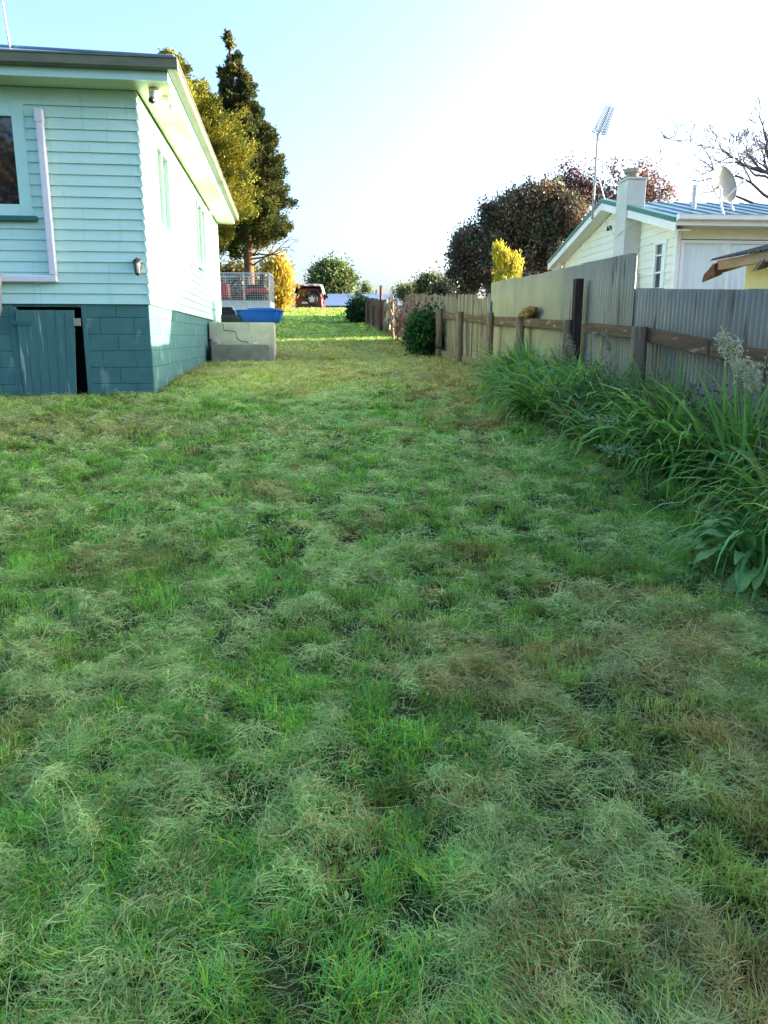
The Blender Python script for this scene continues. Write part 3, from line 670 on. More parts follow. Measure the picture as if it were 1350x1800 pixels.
P = pxp(1219, 366, 17.0)
t = thing('vent_pipe', 'short grey vent pipe standing on the cream house ridge', 'pipe', P, 0)
MB().tube([(0, 0, -.3), (0, 0, .42)], .048, 12).build('tube', M['galv'], t, smooth=True)
MB().lathe((0, 0, .40), (0, 0, 1), [(0, .055), (.05, .056), (.055, .04)], 12).build('collar', M['galv'], t)

# ------------------------------------------------------------------ the lime shed
shx = .95; yA, zA = fl(1262, 456, shx); 
sh = thing('lime_shed', 'lime green shed with rusty corrugated roof and worn timber eave at the right edge', 'shed', fw(1.25, -14.0, fgz(1.2, -14) - .1), TH)
so_ = fw(1.25, -14.0, fgz(1.2, -14) - .1)
def sl(x, y, z): return (x - 1.25, y + 14.0, z - so_[2])
yW = fl(1312, 470, 1.25)[0]; ze = zA - .02; pitch_ = math.tan(R(14))
yS = -19.5
zt = lambda x: ze + .0 + (x - shx) * pitch_
MB().hexa([sl(1.25, yS, so_[2] - .1), sl(1.25, yW, so_[2] - .1), sl(1.33, yS, so_[2] - .1), sl(1.33, yW, so_[2] - .1), sl(1.25, yS, zt(1.25) - .01), sl(1.25, yW, zt(1.25) - .01), sl(1.33, yS, zt(1.33) - .01), sl(1.33, yW, zt(1.33) - .01)]).build('wall', mat('lime_green_paint', (.50, .60, .30), (.43, .53, .26), .7, 3, bump=.2), sh)
MB().hexa([sl(1.335, yW - .08, so_[2] - .1), sl(3.4, yW - .08, so_[2] - .1), sl(1.335, yW, so_[2] - .1), sl(3.4, yW, so_[2] - .1), sl(1.335, yW - .08, zt(1.33) - .01), sl(3.4, yW - .08, zt(3.4) - .01), sl(1.335, yW, zt(1.33) - .01), sl(3.4, yW, zt(3.4) - .01)]).build('wall', bpy.data.materials['lime_green_paint'], sh)
m = MB()
for yy in np.arange(yW - .5, yS, -1.2): m.obox(sl(1.25, yy, so_[2]), Y_, NL, (-.004, .004), (-.004, .003), (0, zt(1.25) - so_[2] - .02))
m.build('cover_strip', mat('dull_lime_paint', (.3, .38, .14)), sh)
oldw = mat('worn_tan_timber', (.34, .27, .17), (.19, .145, .09), .85, 4, bump=.6, bscale=25, stretch=(4, .5, 4))
MB().hexa([sl(shx, yS, ze - .085), sl(shx, yA + .02, ze - .085), sl(shx + .03, yS, ze - .085), sl(shx + .03, yA + .02, ze - .085), sl(shx, yS, ze + .01), sl(shx, yA + .02, ze + .01), sl(shx + .03, yS, ze + .01), sl(shx + .03, yA + .02, ze + .01)]).build('fascia', oldw, sh, bevel=.006)
for yy in np.arange(yW + .12, yS, -.9): MB().hexa([sl(shx - .07, yy, ze - .16), sl(1.9, yy, zt(1.9) - .1), sl(shx - .07, yy + .07, ze - .16), sl(1.9, yy + .07, zt(1.9) - .1), sl(shx + .031, yy, ze - .01), sl(1.9, yy, zt(1.9) - .01), sl(shx + .031, yy + .07, ze - .01), sl(1.9, yy + .07, zt(1.9) - .01)]).build('rafter', M['post'], sh)
MB().hexa([sl(shx - .03, yA + .0, ze - .13), sl(shx + .05, yA - .02, ze - .13), sl(shx - .08, yA + .14, ze - .2), sl(shx - .07, yA + .14, ze - .2), sl(shx - .03, yA + .0, ze - .02), sl(shx + .05, yA - .02, ze - .02), sl(shx - .08, yA + .11, ze - .12), sl(shx - .06, yA + .11, ze - .12)]).build('broken_board', M['rail'], sh)
n = int((yA + .1 - yS) / .076 * 8); vs = []; fs = []
for j, x in enumerate((shx - .06, 2.2, 3.6)):
    for i in range(n + 1): y = yA + .05 - (yA + .05 - yS) * i / n; vs.append(sl(x, y, zt(x) + .03 + .01 * math.sin(2 * math.pi * y / .076)))
for j in range(2):
    for i in range(n): a = j * (n + 1) + i; fs.append((a, a + 1, a + n + 2, a + n + 1))
o = MB().add(vs, fs).build('roof', mat('dark_rusty_iron', (.13, .11, .10), (.07, .055, .05), .7, 3), sh, smooth=True); s = o.modifiers.new('t', 'SOLIDIFY'); s.thickness = .004

# ------------------------------------------------------------------ caged trailer with the red mower
XR = at(479, 545, 26)[0]; zt0 = .84; gt = gz(XR - 1.2, 26)
tr = thing('caged_trailer', 'galvanised box trailer with a tall mesh cage parked behind the mint house', 'trailer', (XR - 1.2, 26, gt), R(2))
dz = zt0 - gt
MB().box((-1.2, 1.2), (-.65, .65), (dz, dz + .04)).build('deck', M['galv'], tr)
for s in (-1, 1):
    m = MB().box((-1.2, 1.2), (s * .65 - .012, s * .65 + .012), (dz + .042, dz + .33)); m.box((-1.2, 1.2), (s * .675 - .012, s * .675 + .012), (dz + .30, dz + .345)); m.build('side_panel', M['galv'], tr)
    a, b = s * .665, s * .90
    m = MB().prism([(-.55, a, dz - .06), (-.38, a, dz + .16), (.02, a, dz + .16), (.19, a, dz - .06), (.15, a, dz - .06), (0, a, dz + .13), (-.36, a, dz + .13), (-.51, a, dz - .06)], (0, b - a, 0)); m.build('mudguard', M['galv'], tr)
    yw = s * .78; wz = .3
    wl_ = MB().lathe((-.18, yw - .085, wz), (0, 1, 0), [(0, .2), (0, .27), (.03, .3), (.14, .3), (.17, .27), (.17, .2)], 24).build('wheel', M['rubber'], tr, smooth=False)
    MB().lathe((-.18, yw - .06, wz), (0, 1, 0), [(0, .05), (0, .2), (.12, .2), (.12, .05)], 18).build('rim', M['galv'], wl_)
for x in (-1.19, 1.19): MB().box((x - .012, x + .012), (-.635, .635), (dz + .042, dz + .33)).build('end_panel', M['galv'], tr)
ct, cb = dz + 1.17, dz + .35
for s in (-1, 1):
    m = MB()
    for x in (-1.18, -.4, .38, 1.18): m.box((x - .017, x + .017), (s * .64 - .017, s * .64 + .017), (cb, ct))
    m.box((-1.2, 1.2), (s * .64 - .018, s * .64 + .018), (ct, ct + .03)); m.build('cage_frame', M['galv'], tr)
    m = MB()
    for x in np.arange(-1.15, 1.17, .075): m.box((x - .003, x + .003), (s * .64 - .003, s * .64 + .003), (cb, ct))
    for z in np.arange(cb + .04, ct, .075): m.box((-1.18, 1.18), (s * .64 + .003, s * .64 + .008), (z - .003, z + .003))
    m.build('cage_mesh', M['galv'], tr)
for x in (-1.18, 1.18):
    m = MB()
    for y in np.arange(-.6, .62, .075): m.box((x - .003, x + .003), (y - .003, y + .003), (cb, ct))
    for z in np.arange(cb + .04, ct, .075): m.box((x + .003, x + .008), (-.63, .63), (z - .003, z + .003))
    m.box((x - .017, x + .017), (-.62, .62), (ct, ct + .029)); m.build('cage_mesh', M['galv'], tr)
MB().tube([(-1.2, 0, dz - .04), (-2.3, 0, dz - .06)], .04, 8).build('drawbar', M['galv'], tr)
MB().box((-.25, -.11), (-.7, .7), (.26, .34)).build('axle', M['galv'], tr)
redp = mat('red_mower_paint', (.42, .035, .03), (.36, .03, .028), .35, 4)
mw = thing('ride_on_mower', 'red ride-on mower with black seat standing inside the caged trailer', 'mower', (XR - 1.12, 25.95, zt0 + .042), R(2)); mw.scale = (1.18, 1.18, 1.25)
def prof_prism(par, name, pts, y0, y1, m_, bevel=.02): return MB().prism([(x, y0, z) for x, z in pts], (0, y1 - y0, 0)).build(name, m_, par, bevel=bevel)
prof_prism(mw, 'hood', [(-.92, .3), (-.95, .52), (-.88, .62), (-.3, .70), (-.22, .66), (-.22, .3)], -.24, .24, redp, .03)
prof_prism(mw, 'grille', [(-.965, .32), (-.975, .5), (-.95, .5), (-.94, .32)], -.2, .2, M['blackplastic'], .005)
prof_prism(mw, 'chassis', [(-.9, .2), (-.9, .298), (.75, .298), (.75, .2)], -.2, .2, M['blackplastic'], .01)
prof_prism(mw, 'fender', [(.05, .32), (.22, .5), (.4, .56), (.85, .55), (.92, .46), (.86, .42), (.42, .44), (.2, .3)], -.42, .42, redp, .02)
prof_prism(mw, 'deck_plate', [(-.35, .12), (-.35, .2), (-.2, .26), (.2, .26), (.3, .2), (.3, .12)], -.45, .45, redp, .02)
se = prof_prism(mw, 'seat', [(.28, .56), (.28, .64), (.62, .66), (.68, .92), (.76, .93), (.74, .6), (.7, .56)], -.2, .2, M['rubber'], .04)
MB().tube([(-.2, 0, .6), (-.02, 0, .78)], .02, 8).build('steering_column', M['blackplastic'], mw)
m = MB(); c = np.array([-.01, 0, .79]); e1 = np.array([.55, 0, -.0]) ; e1 = np.array([.7, 0, .7]); e1 /= np.linalg.norm(e1); e2 = np.array([0, 1, 0]); e1 = np.cross(e2, np.array([-.64, 0, .77]))
m.tube([c + .17 * (math.cos(q) * e1 + math.sin(q) * e2) for q in np.linspace(0, 2 * math.pi, 25)], .014, 6, cap=False); m.tube([c - .17 * e2, c + .17 * e2], .012, 6); m.build('steering_wheel', M['blackplastic'], mw)
for (x, r, wd, yy) in ((-.68, .19, .14, .33), (.55, .25, .2, .34)):
    for s in (-1, 1):
        wv = MB().lathe((x, s * yy - wd / 2, r), (0, 1, 0), [(0, r * .55), (0, r * .85), (wd * .2, r), (wd * .8, r), (wd, r * .85), (wd, r * .55)], 20).build('wheel', M['rubber'], mw)
        MB().lathe((x, s * yy - wd / 2 + .02, r), (0, 1, 0), [(0, .02), (0, r * .54), (wd - .04, r * .54), (wd - .04, .02)], 14).build('rim', M['white'], wv)

# ------------------------------------------------------------------ the covered four wheel drive on the crest
cx = at(547, 545, 51.5)[0]; car = thing('parked_car', 'dark red four wheel drive with a spare wheel on its tailgate parked on the crest', 'car', (cx, 51.5, gz(cx, 51.5)), R(1))
cp = mat('dark_red_car_paint', (.10, .014, .022), (.085, .012, .019), .28, 3, spec=.6)
def loft(secs, par, name, m_, bevel=0, smooth=False):     # secs: (y, [(x,z)...])
    m = MB(); n = len(secs[0][1])
    for y, pl in secs: m.v += [(x, y, z) for x, z in pl]
    for i in range(len(secs) - 1):
        for k in range(n): a = i * n + k; b = i * n + (k + 1) % n; m.f.append((a, b, b + n, a + n))
    m.f.append(tuple(range(n))[::-1]); e = (len(secs) - 1) * n; m.f.append(tuple(e + k for k in range(n)))
    return m.build(name, m_, par, smooth=smooth, bevel=bevel)
def sec(w, z0, z1, ch=.08): return [(-w, z0), (w, z0), (w, z1 - ch), (w - ch, z1), (-w + ch, z1), (-w, z1 - ch)]
loft([(-1.9, sec(.82, .42, .98)), (-1.8, sec(.86, .36, 1.02)), (1.2, sec(.87, .36, 1.02)), (1.85, sec(.82, .4, .94)), (1.98, sec(.74, .45, .85))], car, 'body', cp, .03)
def cab(w0, w1, z0, z1): return [(-w0, z0), (w0, z0), (w1, z1 - .06), (w1 - .08, z1), (-w1 + .08, z1), (-w1, z1 - .06)]
loft([(-1.88, cab(.80, .62, 1.015, 1.55)), (-1.55, cab(.82, .68, 1.015, 1.72)), (.25, cab(.82, .68, 1.015, 1.72)), (.85, cab(.8, .62, 1.015, 1.1))], car, 'cabin', cp, .03)
# rear window, side windows, lights, plate, bumper
def quadbox(par, name, pts, d, m_, bevel=.006): return MB().prism(pts, d).build(name, m_, par, bevel=bevel)
yr = lambda z: -1.892
quadbox(car, 'rear_window', [(-.68, yr(1.06) - .012, 1.06), (-.08, yr(1.06) - .012, 1.06), (-.08, yr(1.47) - .012, 1.47), (-.55, yr(1.47) - .012, 1.47)], (0, .02, 0), M['glass'])
quadbox(car, 'rear_window', [(-.02, yr(1.06) - .012, 1.06), (.68, yr(1.06) - .012, 1.06), (.55, yr(1.47) - .012, 1.47), (-.02, yr(1.47) - .012, 1.47)], (0, .02, 0), M['glass'])
for s in (-1, 1):
    for (a, b) in ((-1.5, -.6), (-.5, .25)):
        w_ = lambda z: s * (.82 - (z - 1.015) * .212 + .008)
        quadbox(car, 'side_window', [(w_(1.08), a, 1.08), (w_(1.08), b, 1.08), (w_(1.58), b - .05, 1.58), (w_(1.58), a + .08, 1.58)], (s * .012, 0, 0), M['glass'])
    quadbox(car, 'tail_light', [(s * .78, -1.925, .72), (s * .66, -1.925, .72), (s * .66, -1.925, .98), (s * .78, -1.925, .98)], (0, .04, 0), mat('tail_light_plastic', (.5, .02, .015), rough=.2))
MB().box((-.84, .84), (-2.02, -1.86), (.40, .56)).build('bumper', M['blackplastic'], car, bevel=.04)
MB().box((-.42, -.02), (-1.935, -1.915), (.66, .76)).build('number_plate', M['white'], car)
sw = MB().lathe((.22, -2.1, .93), (0, 1, 0), [(0, .2), (0, .29), (.04, .35), (.17, .35), (.2, .3), (.2, .1)], 28).build('spare_wheel', M['rubber'], car)
m = MB().lathe((.22, -2.108, .93), (0, 1, 0), [(0, .02), (.0, .09), (.03, .09)], 18); m.lathe((.22, -2.105, .93), (0, 1, 0), [(.01, .185), (-.004, .21), (.03, .21), (.03, .185), (.01, .185)], 28, cap=False)
for k in range(5):
    q = 2 * math.pi * k / 5 + math.pi / 2; d = np.array([math.cos(q), 0, math.sin(q)]); s_ = np.array([-math.sin(q), 0, math.cos(q)]); c = np.array([.22, -2.107, .93])
    m.hexa([c + d * .07 - s_ * .055, c + d * .195 - s_ * .045, c + d * .07 + s_ * .055, c + d * .195 + s_ * .045] + [p + np.array([0, .03, 0]) for p in (c + d * .07 - s_ * .055, c + d * .195 - s_ * .045, c + d * .07 + s_ * .055, c + d * .195 + s_ * .045)])
m.build('rim', mat('silver_alloy', (.7, .7, .7), rough=.3, metal=.3), sw)
for s in (-1, 1):
    for y in (-1.25, 1.25):
        wv = MB().lathe((s * .74 - .11, y, .36), (1, 0, 0), [(0, .2), (0, .31), (.04, .36), (.19, .36), (.23, .31), (.23, .2)], 22).build('wheel', M['rubber'], car)
        MB().lathe((s * .75 - .11, y, .36), (1, 0, 0), [(0, .03), (0, .2), (.21, .2), (.21, .03)], 16).build('rim', bpy.data.materials['silver_alloy'], wv)
    MB().box((s * .87 - .05, s * .87 + .09), (-1.75, -.8), (.72, .8)).build('wheel_arch', cp, car, bevel=.03)
    MB().box((s * .98 - .1, s * .98 + .1), (.55, .65), (1.1, 1.28)).build('mirror', M['blackplastic'], car, bevel=.03)
# the loose cover thrown over its roof
n1, n2 = 34, 44; vs = []; fs = []
for j in range(n2 + 1):
    for i in range(n1 + 1):
        s = -1.25 + 2.5 * i / n1; y = -1.98 + 2.7 * j / n2
        edge = abs(s); x = math.copysign(min(edge, .72 + .26 * max(0, edge - .72)), s)
        z = 1.775 - max(0, edge - .70) * .98 + .10 * (fbm(s * 3 + 5, y * 3, .8, 6) - .4) + .05 * math.sin(math.pi * (j / n2)) + .05
        if y < -1.5: z -= (-1.5 - y) ** 1.3 * .32
        if s < -.7 and y < -1.4: z -= .02
        x += math.copysign(.05 * fbm(s * 4, y * 4, .7, 9), s) + (.03 if edge > .7 else 0) * math.copysign(1, s)
        vs.append((x, y, z))
for j in range(n2):
    for i in range(n1): a = j * (n1 + 1) + i; fs.append((a, a + 1, a + n1 + 2, a + n1 + 1))
o = MB().add(vs, fs).build('car_cover', mat('faded_grey_brown_tarpaulin', (.30, .25, .23), (.2, .17, .17), .8, 2.5, bump=.3, bscale=12), None, smooth=True)
o.location = car.location; o.rotation_euler = car.rotation_euler; s = o.modifiers.new('t', 'SOLIDIFY'); s.thickness = .012
tag(o, 'faded grey brown tarpaulin draped over the roof of the dark red car', 'cover')

# ------------------------------------------------------------------ far house with the blue roof below the crest
xa, xb = at(572, 530, 72)[0], at(706, 530, 72)[0]
zr, ze_, = at(600, 518, 75)[2], at(600, 538, 70)[2]
zg = gz((xa + xb) / 2, 72)
fh = thing('blue_roof_house', 'low house with a long blue grey roof beyond the crest of the lawn', 'house', ((xa + xb) / 2, 72, zg), 0)
hx = (xb - xa) / 2; q = lambda z: z - zg
MB().box((-hx + .3, hx - .3), (-1.6, 6), (-.5, q(ze_) - .02)).build('wall', mat('tan_brick', (.34, .25, .17), (.26, .19, .13), .9, 5), fh)
m = MB().hexa([(-hx, -2.1, q(ze_) - .05), (hx, -2.1, q(ze_) - .05), (-hx, 2.5, q(zr) - .05), (hx, 2.5, q(zr) - .05), (-hx, -2.1, q(ze_) + .05), (hx, -2.1, q(ze_) + .05), (-hx, 2.5, q(zr) + .05), (hx, 2.5, q(zr) + .05)])
m.hexa([(-hx, 2.5, q(zr) - .05), (hx, 2.5, q(zr) - .05), (-hx, 7, q(ze_) - .05), (hx, 7, q(ze_) - .05), (-hx, 2.5, q(zr) + .05), (hx, 2.5, q(zr) + .05), (-hx, 7, q(ze_) + .05), (hx, 7, q(ze_) + .05)])
rr = m.build('roof', mat('lavender_blue_iron', (.22, .30, .48), (.19, .27, .43), .4, 2), fh)
MB().box((-hx - .05, hx + .05), (-2.18, -2.08), (q(ze_) - .18, q(ze_) + .03)).build('gutter', M['teal_dark'], fh)
for x in (-2.6, -.9): MB().box((x, x + .9), (-1.66, -1.58), (q(ze_) - 1.1, q(ze_) - .25)).build('window', M['white'], fh)
MB().box((hx - 2.4, hx - 2.2), (2.3, 2.5), (q(zr), q(zr) + .4)).build('chimney', M['concrete'], fh)
# ------------------------------------------------------------------ leaves, crowns, trees
def leafmesh(name, P, D, Nn, L, W, C, m, parent=None):
    """rhombic leaves: P base, D direction, Nn approx normal, L length, W width, C colour"""
    S = np.cross(D, Nn); S /= np.linalg.norm(S, axis=1)[:, None] + 1e-9
    L = np.asarray(L)[:, None]; W = np.asarray(W)[:, None]; n = len(P)
    U = np.cross(S, D)
    v = np.stack([P, P + D * L * .45 + S * W * .5 + U * W * .12, P + D * L, P + D * L * .45 - S * W * .5 + U * W * .12], 1).reshape(-1, 3)
    f = np.arange(n * 4).reshape(n, 4)
    return fastmesh(name, v, [f], m, np.repeat(C, 4, 0), parent)
def unit(n): v = rng.normal(size=(n, 3)); return v / np.linalg.norm(v, axis=1)[:, None]
def crown(name, parent, ells, nc, per, L, W, pal, sig, m, shell=.55, up=.2, jit=.25, flat=1., tipcol=None):
    """clumps of leaves spread through ellipsoids; ells: (centre, radii)"""
    vol = np.array([np.prod(r) ** .75 for c, r in ells]); cnt = rng.multinomial(nc, vol / vol.sum()); Cs = []; Os = []
    for (c, r), k in zip(ells, cnt):
        d = unit(k); s = (shell + (1 - shell) * rng.random(k) ** .6) * (1 + .17 * rng.normal(size=k)); o = d * s[:, None]
        Cs.append(np.array(c) + o * np.array(r)); Os.append(d)
    Cs = np.concatenate(Cs); Os = np.concatenate(Os); K = len(Cs)
    pal = np.array(pal); pc = pal[rng.integers(0, len(pal), K)] * (1 + jit * rng.normal(size=(K, 1))).clip(.5, 1.7)
    idx = np.repeat(np.arange(K), per); n = len(idx)
    sg = sig * (.6 + .8 * rng.random(K))[idx][:, None]
    P = Cs[idx] + rng.normal(size=(n, 3)) * sg * np.array([1, 1, flat])
    D = unit(n) * .9 + Os[idx] * .6 + np.array([0, 0, up]); D /= np.linalg.norm(D, axis=1)[:, None]
    Nn = unit(n) + Os[idx] * .5 + np.array([0, 0, .4])
    C = pc[idx] * (1 + .22 * rng.normal(size=(n, 1))).clip(.4, 1.8)
    if tipcol is not None:
        tc, pr = tipcol; k = rng.random(n) < pr; C[k] = np.array(tc) * (.6 + .8 * rng.random((k.sum(), 1)))
    return leafmesh(name, P, D, Nn, L * (.6 + .8 * rng.random(n)), W * (.7 + .6 * rng.random(n)), C.clip(0, 1), m, parent)
def pxell(u, v, ru, rv, Y, ry=None, O=(0, 0, 0)):
    c = at(u, v, Y); k = Y / FPX * 1.02; return (c - np.array(O), (ru * k, (ry if ry else ru * k), rv * k))
def limbs(mb, p, d, L, r, depth, spread=.5, n=6, kids=(2, 3), shrink=.72, upb=.1, rmin=.004):
    """a branching limb; adds tapered tubes"""
    d = np.asarray(d, float); pts = [np.asarray(p, float)]; dd = d.copy(); segs = 3
    for i in range(segs):
        dd = dd + rng.normal(size=3) * .16 + np.array([0, 0, upb * .3]); dd /= np.linalg.norm(dd); pts.append(pts[-1] + dd * L / segs)
    r1 = max(r * .66, rmin); mb.tube(pts, list(np.linspace(r, r1, segs + 1)), n, cap=False)
    if depth <= 0: return [pts[-1]]
    ends = []
    for k in range(random.randint(*kids)):
        q = rng.normal(size=3); q -= dd * np.dot(q, dd); q /= np.linalg.norm(q) + 1e-9
        nd = dd * math.cos(spread * random.uniform(.6, 1.3)) + q * math.sin(spread * random.uniform(.6, 1.3)) + np.array([0, 0, upb]); nd /= np.linalg.norm(nd)
        s = pts[-1] if k < 2 else pts[-2]
        ends += limbs(mb, s, nd, L * shrink * random.uniform(.75, 1.15), r1 * (.85 if k == 0 else .7), depth - 1, spread, max(4, n - 1), kids, shrink, upb, rmin)
    return ends

# tall dark conifer and the golden one before it
def conifer(name, label, Y, prof, u0, vb, nc, per, L, W, pal, sig, trunk_r, vtop_trunk, dens_in=.5):
    base = at(u0, 500, Y); base[2] = gz(base[0], Y) - .1
    t = thing(name, label, 'tree', base)
    v_ = np.array([p[0] for p in prof], float); uc = np.array([p[1] for p in prof], float); hw = np.array([p[2] for p in prof], float)
    ds = 4000; vs = np.linspace(v_[0], v_[-1], ds); ww = np.interp(vs, v_, hw) ** 1.5 + 5; pv = rng.choice(vs, nc, p=ww / ww.sum())
    r = np.interp(pv, v_, hw) * Y / FPX; r = np.maximum(r - .10, .45 * r); cen = np.stack([at(u, v, Y) for u, v in zip(np.interp(pv, v_, uc), pv)]) - base
    q = rng.random(nc) * 2 * math.pi; reach = r * rng.uniform(.68, 1.12, nc) * (.8 + .4 * vnoise(q * 2, pv / 16, 1, 11)); start = reach * rng.uniform(.35, .6, nc); rise = rng.uniform(-.10, .45, nc)
    O = np.stack([np.cos(q), np.sin(q), rise], 1)
    pal = np.array(pal); pc = pal[rng.integers(0, len(pal), nc)] * (1 + .2 * rng.normal(size=(nc, 1))).clip(.5, 1.6)
    idx = np.repeat(np.arange(nc), per); n = len(idx); f = rng.random(n) ** .8
    d = (start + (reach - start) * f.reshape(nc, per).T).T.ravel() if False else start[idx] + (reach - start)[idx] * f
    sg = (sig * (.45 + .75 * (r / r.max())))[idx] * (1.05 - .75 * f)
    P = cen[idx] + O[idx] * d[:, None] + rng.normal(size=(n, 3)) * sg[:, None]
    D = O[idx] * .8 + unit(n) * .55 + np.array([0, 0, .3]); D /= np.linalg.norm(D, axis=1)[:, None]
    C = pc[idx] * (1 + .2 * rng.normal(size=(n, 1))).clip(.5, 1.6)
    leafmesh('crown', P, D, unit(n) + O[idx] * .4, L * (.6 + .8 * rng.random(n)), W * (.7 + .6 * rng.random(n)), C.clip(0, 1), M['needles'], t)
    tp = at(np.interp(vtop_trunk, v_, uc), vtop_trunk, Y) - base
    mid = at(u0, 430, Y) - base
    m = MB().tube([(0, 0, -.2), (0, 0, .2), mid * .5 + np.array([.03, 0, 0]), mid, tp * .6 + mid * .4, tp], [trunk_r * 1.5, trunk_r * 1.1, trunk_r, trunk_r * .9, trunk_r * .6, .03], 10)
    tk = m.build('trunk', M['bark'], t, smooth=True)
    return t, base
t, bs = conifer('conifer_tree', 'tall dark conifer with a thin leaning spire and bare lower trunk behind the mint house', 32,
    [(46, 401, 2), (60, 401, 4), (80, 404, 9), (100, 408, 16), (150, 411, 29), (200, 420, 37), (225, 425, 44), (250, 430, 52), (300, 432, 60), (350, 438, 70), (380, 438, 70), (410, 438, 66), (432, 435, 50), (452, 428, 24)],
    436, 500, 430, 270, .12, .055, [(.05, .075, .022), (.065, .085, .024), (.04, .06, .022), (.09, .10, .026), (.12, .115, .03)], .17, .20, 60, .70)
m = MB()
for (u, v, du, dv) in ((442, 450, 60, -22), (440, 470, 50, -45), (444, 455, 75, -18), (436, 462, -30, -30), (445, 448, 30, -35)):
    p = at(u, v, 32) - bs; e = at(u + du, v + dv, 31.7) - bs; limbs(m, p, (e - p) / np.linalg.norm(e - p), np.linalg.norm(e - p) * .6, .04, 3, .4, 5, (2, 2), .6, 0, .007)
m.build('bare_branches', M['bark'], t)
conifer('golden_conifer', 'broad golden green conifer rising directly behind the eave of the mint house', 27,
    [(84, 290, 3), (100, 298, 12), (130, 306, 32), (175, 314, 58), (240, 322, 92), (310, 328, 110), (360, 332, 110), (400, 330, 98), (430, 326, 80), (466, 330, 60)],
    345, 500, 560, 270, .10, .05, [(.16, .165, .02), (.20, .195, .022), (.12, .135, .02), (.23, .21, .026), (.09, .105, .02)], .20, .22, 120, .72)

# red tipped trees behind the fences
redpal = [(.15, .12, .08), (.09, .095, .05), (.11, .085, .055), (.12, .08, .06), (.07, .10, .05), (.13, .075, .06), (.095, .09, .06)]
def bigtree(name, label, Y, px, u0, nc, per, L, W, pal, sig, tip, shell=.5, trunks=3, tr=.09, limb=2):
    b = at(u0, 500, Y); b[2] = gz(b[0], Y) - .1; t = thing(name, label, 'tree', b)
    ells = []
    for p in px:
        c, r = pxell(*p, Y, None, b); r = np.array(r); ells.append((c, r * .74))
        for q in unit(7): ells.append((c + q * r * random.uniform(.62, .95), r * random.uniform(.24, .40)))
    m = MB()
    for k in range(trunks):
        e = ells[(k * 8) % len(ells)][0]; d = e / np.linalg.norm(e); limbs(m, (random.uniform(-.3, .3) * trunks / 3, random.uniform(-.2, .2), 0), d, np.linalg.norm(e) * .42, tr, limb + 1, .5, 7, (2, 3), .6, .0, .007)
    m.build('trunk', M['barkgrey'], t, smooth=True)
    crown('crown', t, ells, nc, per, L, W, pal, sig, M['foliage'], shell, .1, .3, 1, tip)
    return t, b
bigtree('red_tipped_tree', 'low dark rounded tree with maroon tips nearest the palings, left of the yellow shrub', 28,
    [(828, 462, 40, 52), (868, 415, 34, 46), (812, 492, 28, 28), (880, 470, 45, 45), (858, 378, 16, 20)], 850, 760, 75, .105, .06, redpal + [(.03, .095, .04)], .13, ((.22, .08, .07), .06))
bigtree('red_tipped_tree', 'dense olive and maroon tree towering behind the yellow shrub and far gable', 28.5,
    [(895, 385, 42, 46), (945, 362, 48, 42), (925, 440, 55, 55), (980, 425, 50, 55), (1000, 390, 40, 50)], 930, 900, 75, .105, .06, [(.11, .11, .055), (.14, .10, .065), (.09, .12, .05), (.15, .095, .065), (.12, .10, .07)], .13, ((.24, .09, .07), .05))
bigtree('red_tipped_tree', 'airy tree with bright red leaf tips around the television aerial mast', 30.5,
    [(1000, 325, 36, 32), (1035, 335, 30, 36), (975, 350, 30, 30), (1080, 305, 16, 20), (1085, 345, 30, 26), (1130, 315, 24, 30), (1150, 345, 34, 16), (1115, 340, 24, 22)], 1050, 300, 34, .11, .065, [(.11, .085, .055), (.14, .08, .06), (.09, .09, .05)], .2, ((.33, .08, .08), .3), .2, 6, .08)
# yellow shrub
b = at(890, 500, 23); b[2] = gz(b[0], 23); t = thing('yellow_shrub', 'bright yellow upright shrub lit above the tall corrugated iron', 'shrub', b)
crown('crown', t, [pxell(882, 462, 9, 24, 23, None, b), pxell(893, 468, 10, 20, 23, None, b), pxell(906, 478, 7, 13, 23, None, b), pxell(878, 446, 4, 12, 23, None, b), pxell(912, 466, 3, 8, 23, None, b), pxell(890, 500, 16, 22, 23, None, b)], 190, 50, .11, .028, [(.50, .44, .05), (.56, .46, .04), (.40, .40, .05)], .06, M['foliage'], .2, 1.4, .2, 1.6)
m = MB()
for k in range(9): p = np.array([random.uniform(-.15, .15), random.uniform(-.15, .15), 0]); q = at(random.uniform(876, 910), random.uniform(455, 480), 23) - b; m.tube([p, (p + q) / 2 + np.array([0, 0, .1]), q], [.018, .013, .006], 5)
m.build('stems', M['bark'], t)
# dark evergreen bushes at the fence foot
def bush(label, P, r, h, nc, per, L, pal, name='evergreen_bush'):
    t = thing(name, label, 'bush', P)
    crown('crown', t, [((0, 0, h * .5), (r, r, h * .5)), ((.2 * r, -.1 * r, h * .34), (r * .95, r * .9, h * .36)), ((-.25 * r, 0, h * .62), (r * .6, r * .6, h * .34))], nc, per, L, L * .42, pal, L * .75, M['strap'], .55, .35, .25)
    m = MB()
    for k in range(7): q = 2 * math.pi * k / 7; limbs(m, (.1 * math.cos(q), .1 * math.sin(q), -.05), (.5 * math.cos(q), .5 * math.sin(q), .9), h * .45, .018, 2, .5, 5, (2, 2), .7, .1)
    m.build('stems', M['bark'], t); return t
P = at(745, 625, 18.4); P[2] = gz(P[0], 18.4)
bush('glossy dark green bush at the foot of the palings beside the reddish branches', P + np.array([0, 0, -.02]), .33, 1.02, 230, 22, .12, [(.02, .075, .022), (.03, .10, .03), (.015, .055, .018), (.05, .15, .035)])
P = at(633, 566, 36); P[2] = gz(P[0], 36)
bush('dark round bush at the far end of the dark palings', P, .52, .98, 200, 20, .15, [(.02, .08, .02), (.03, .10, .03), (.015, .06, .018)])
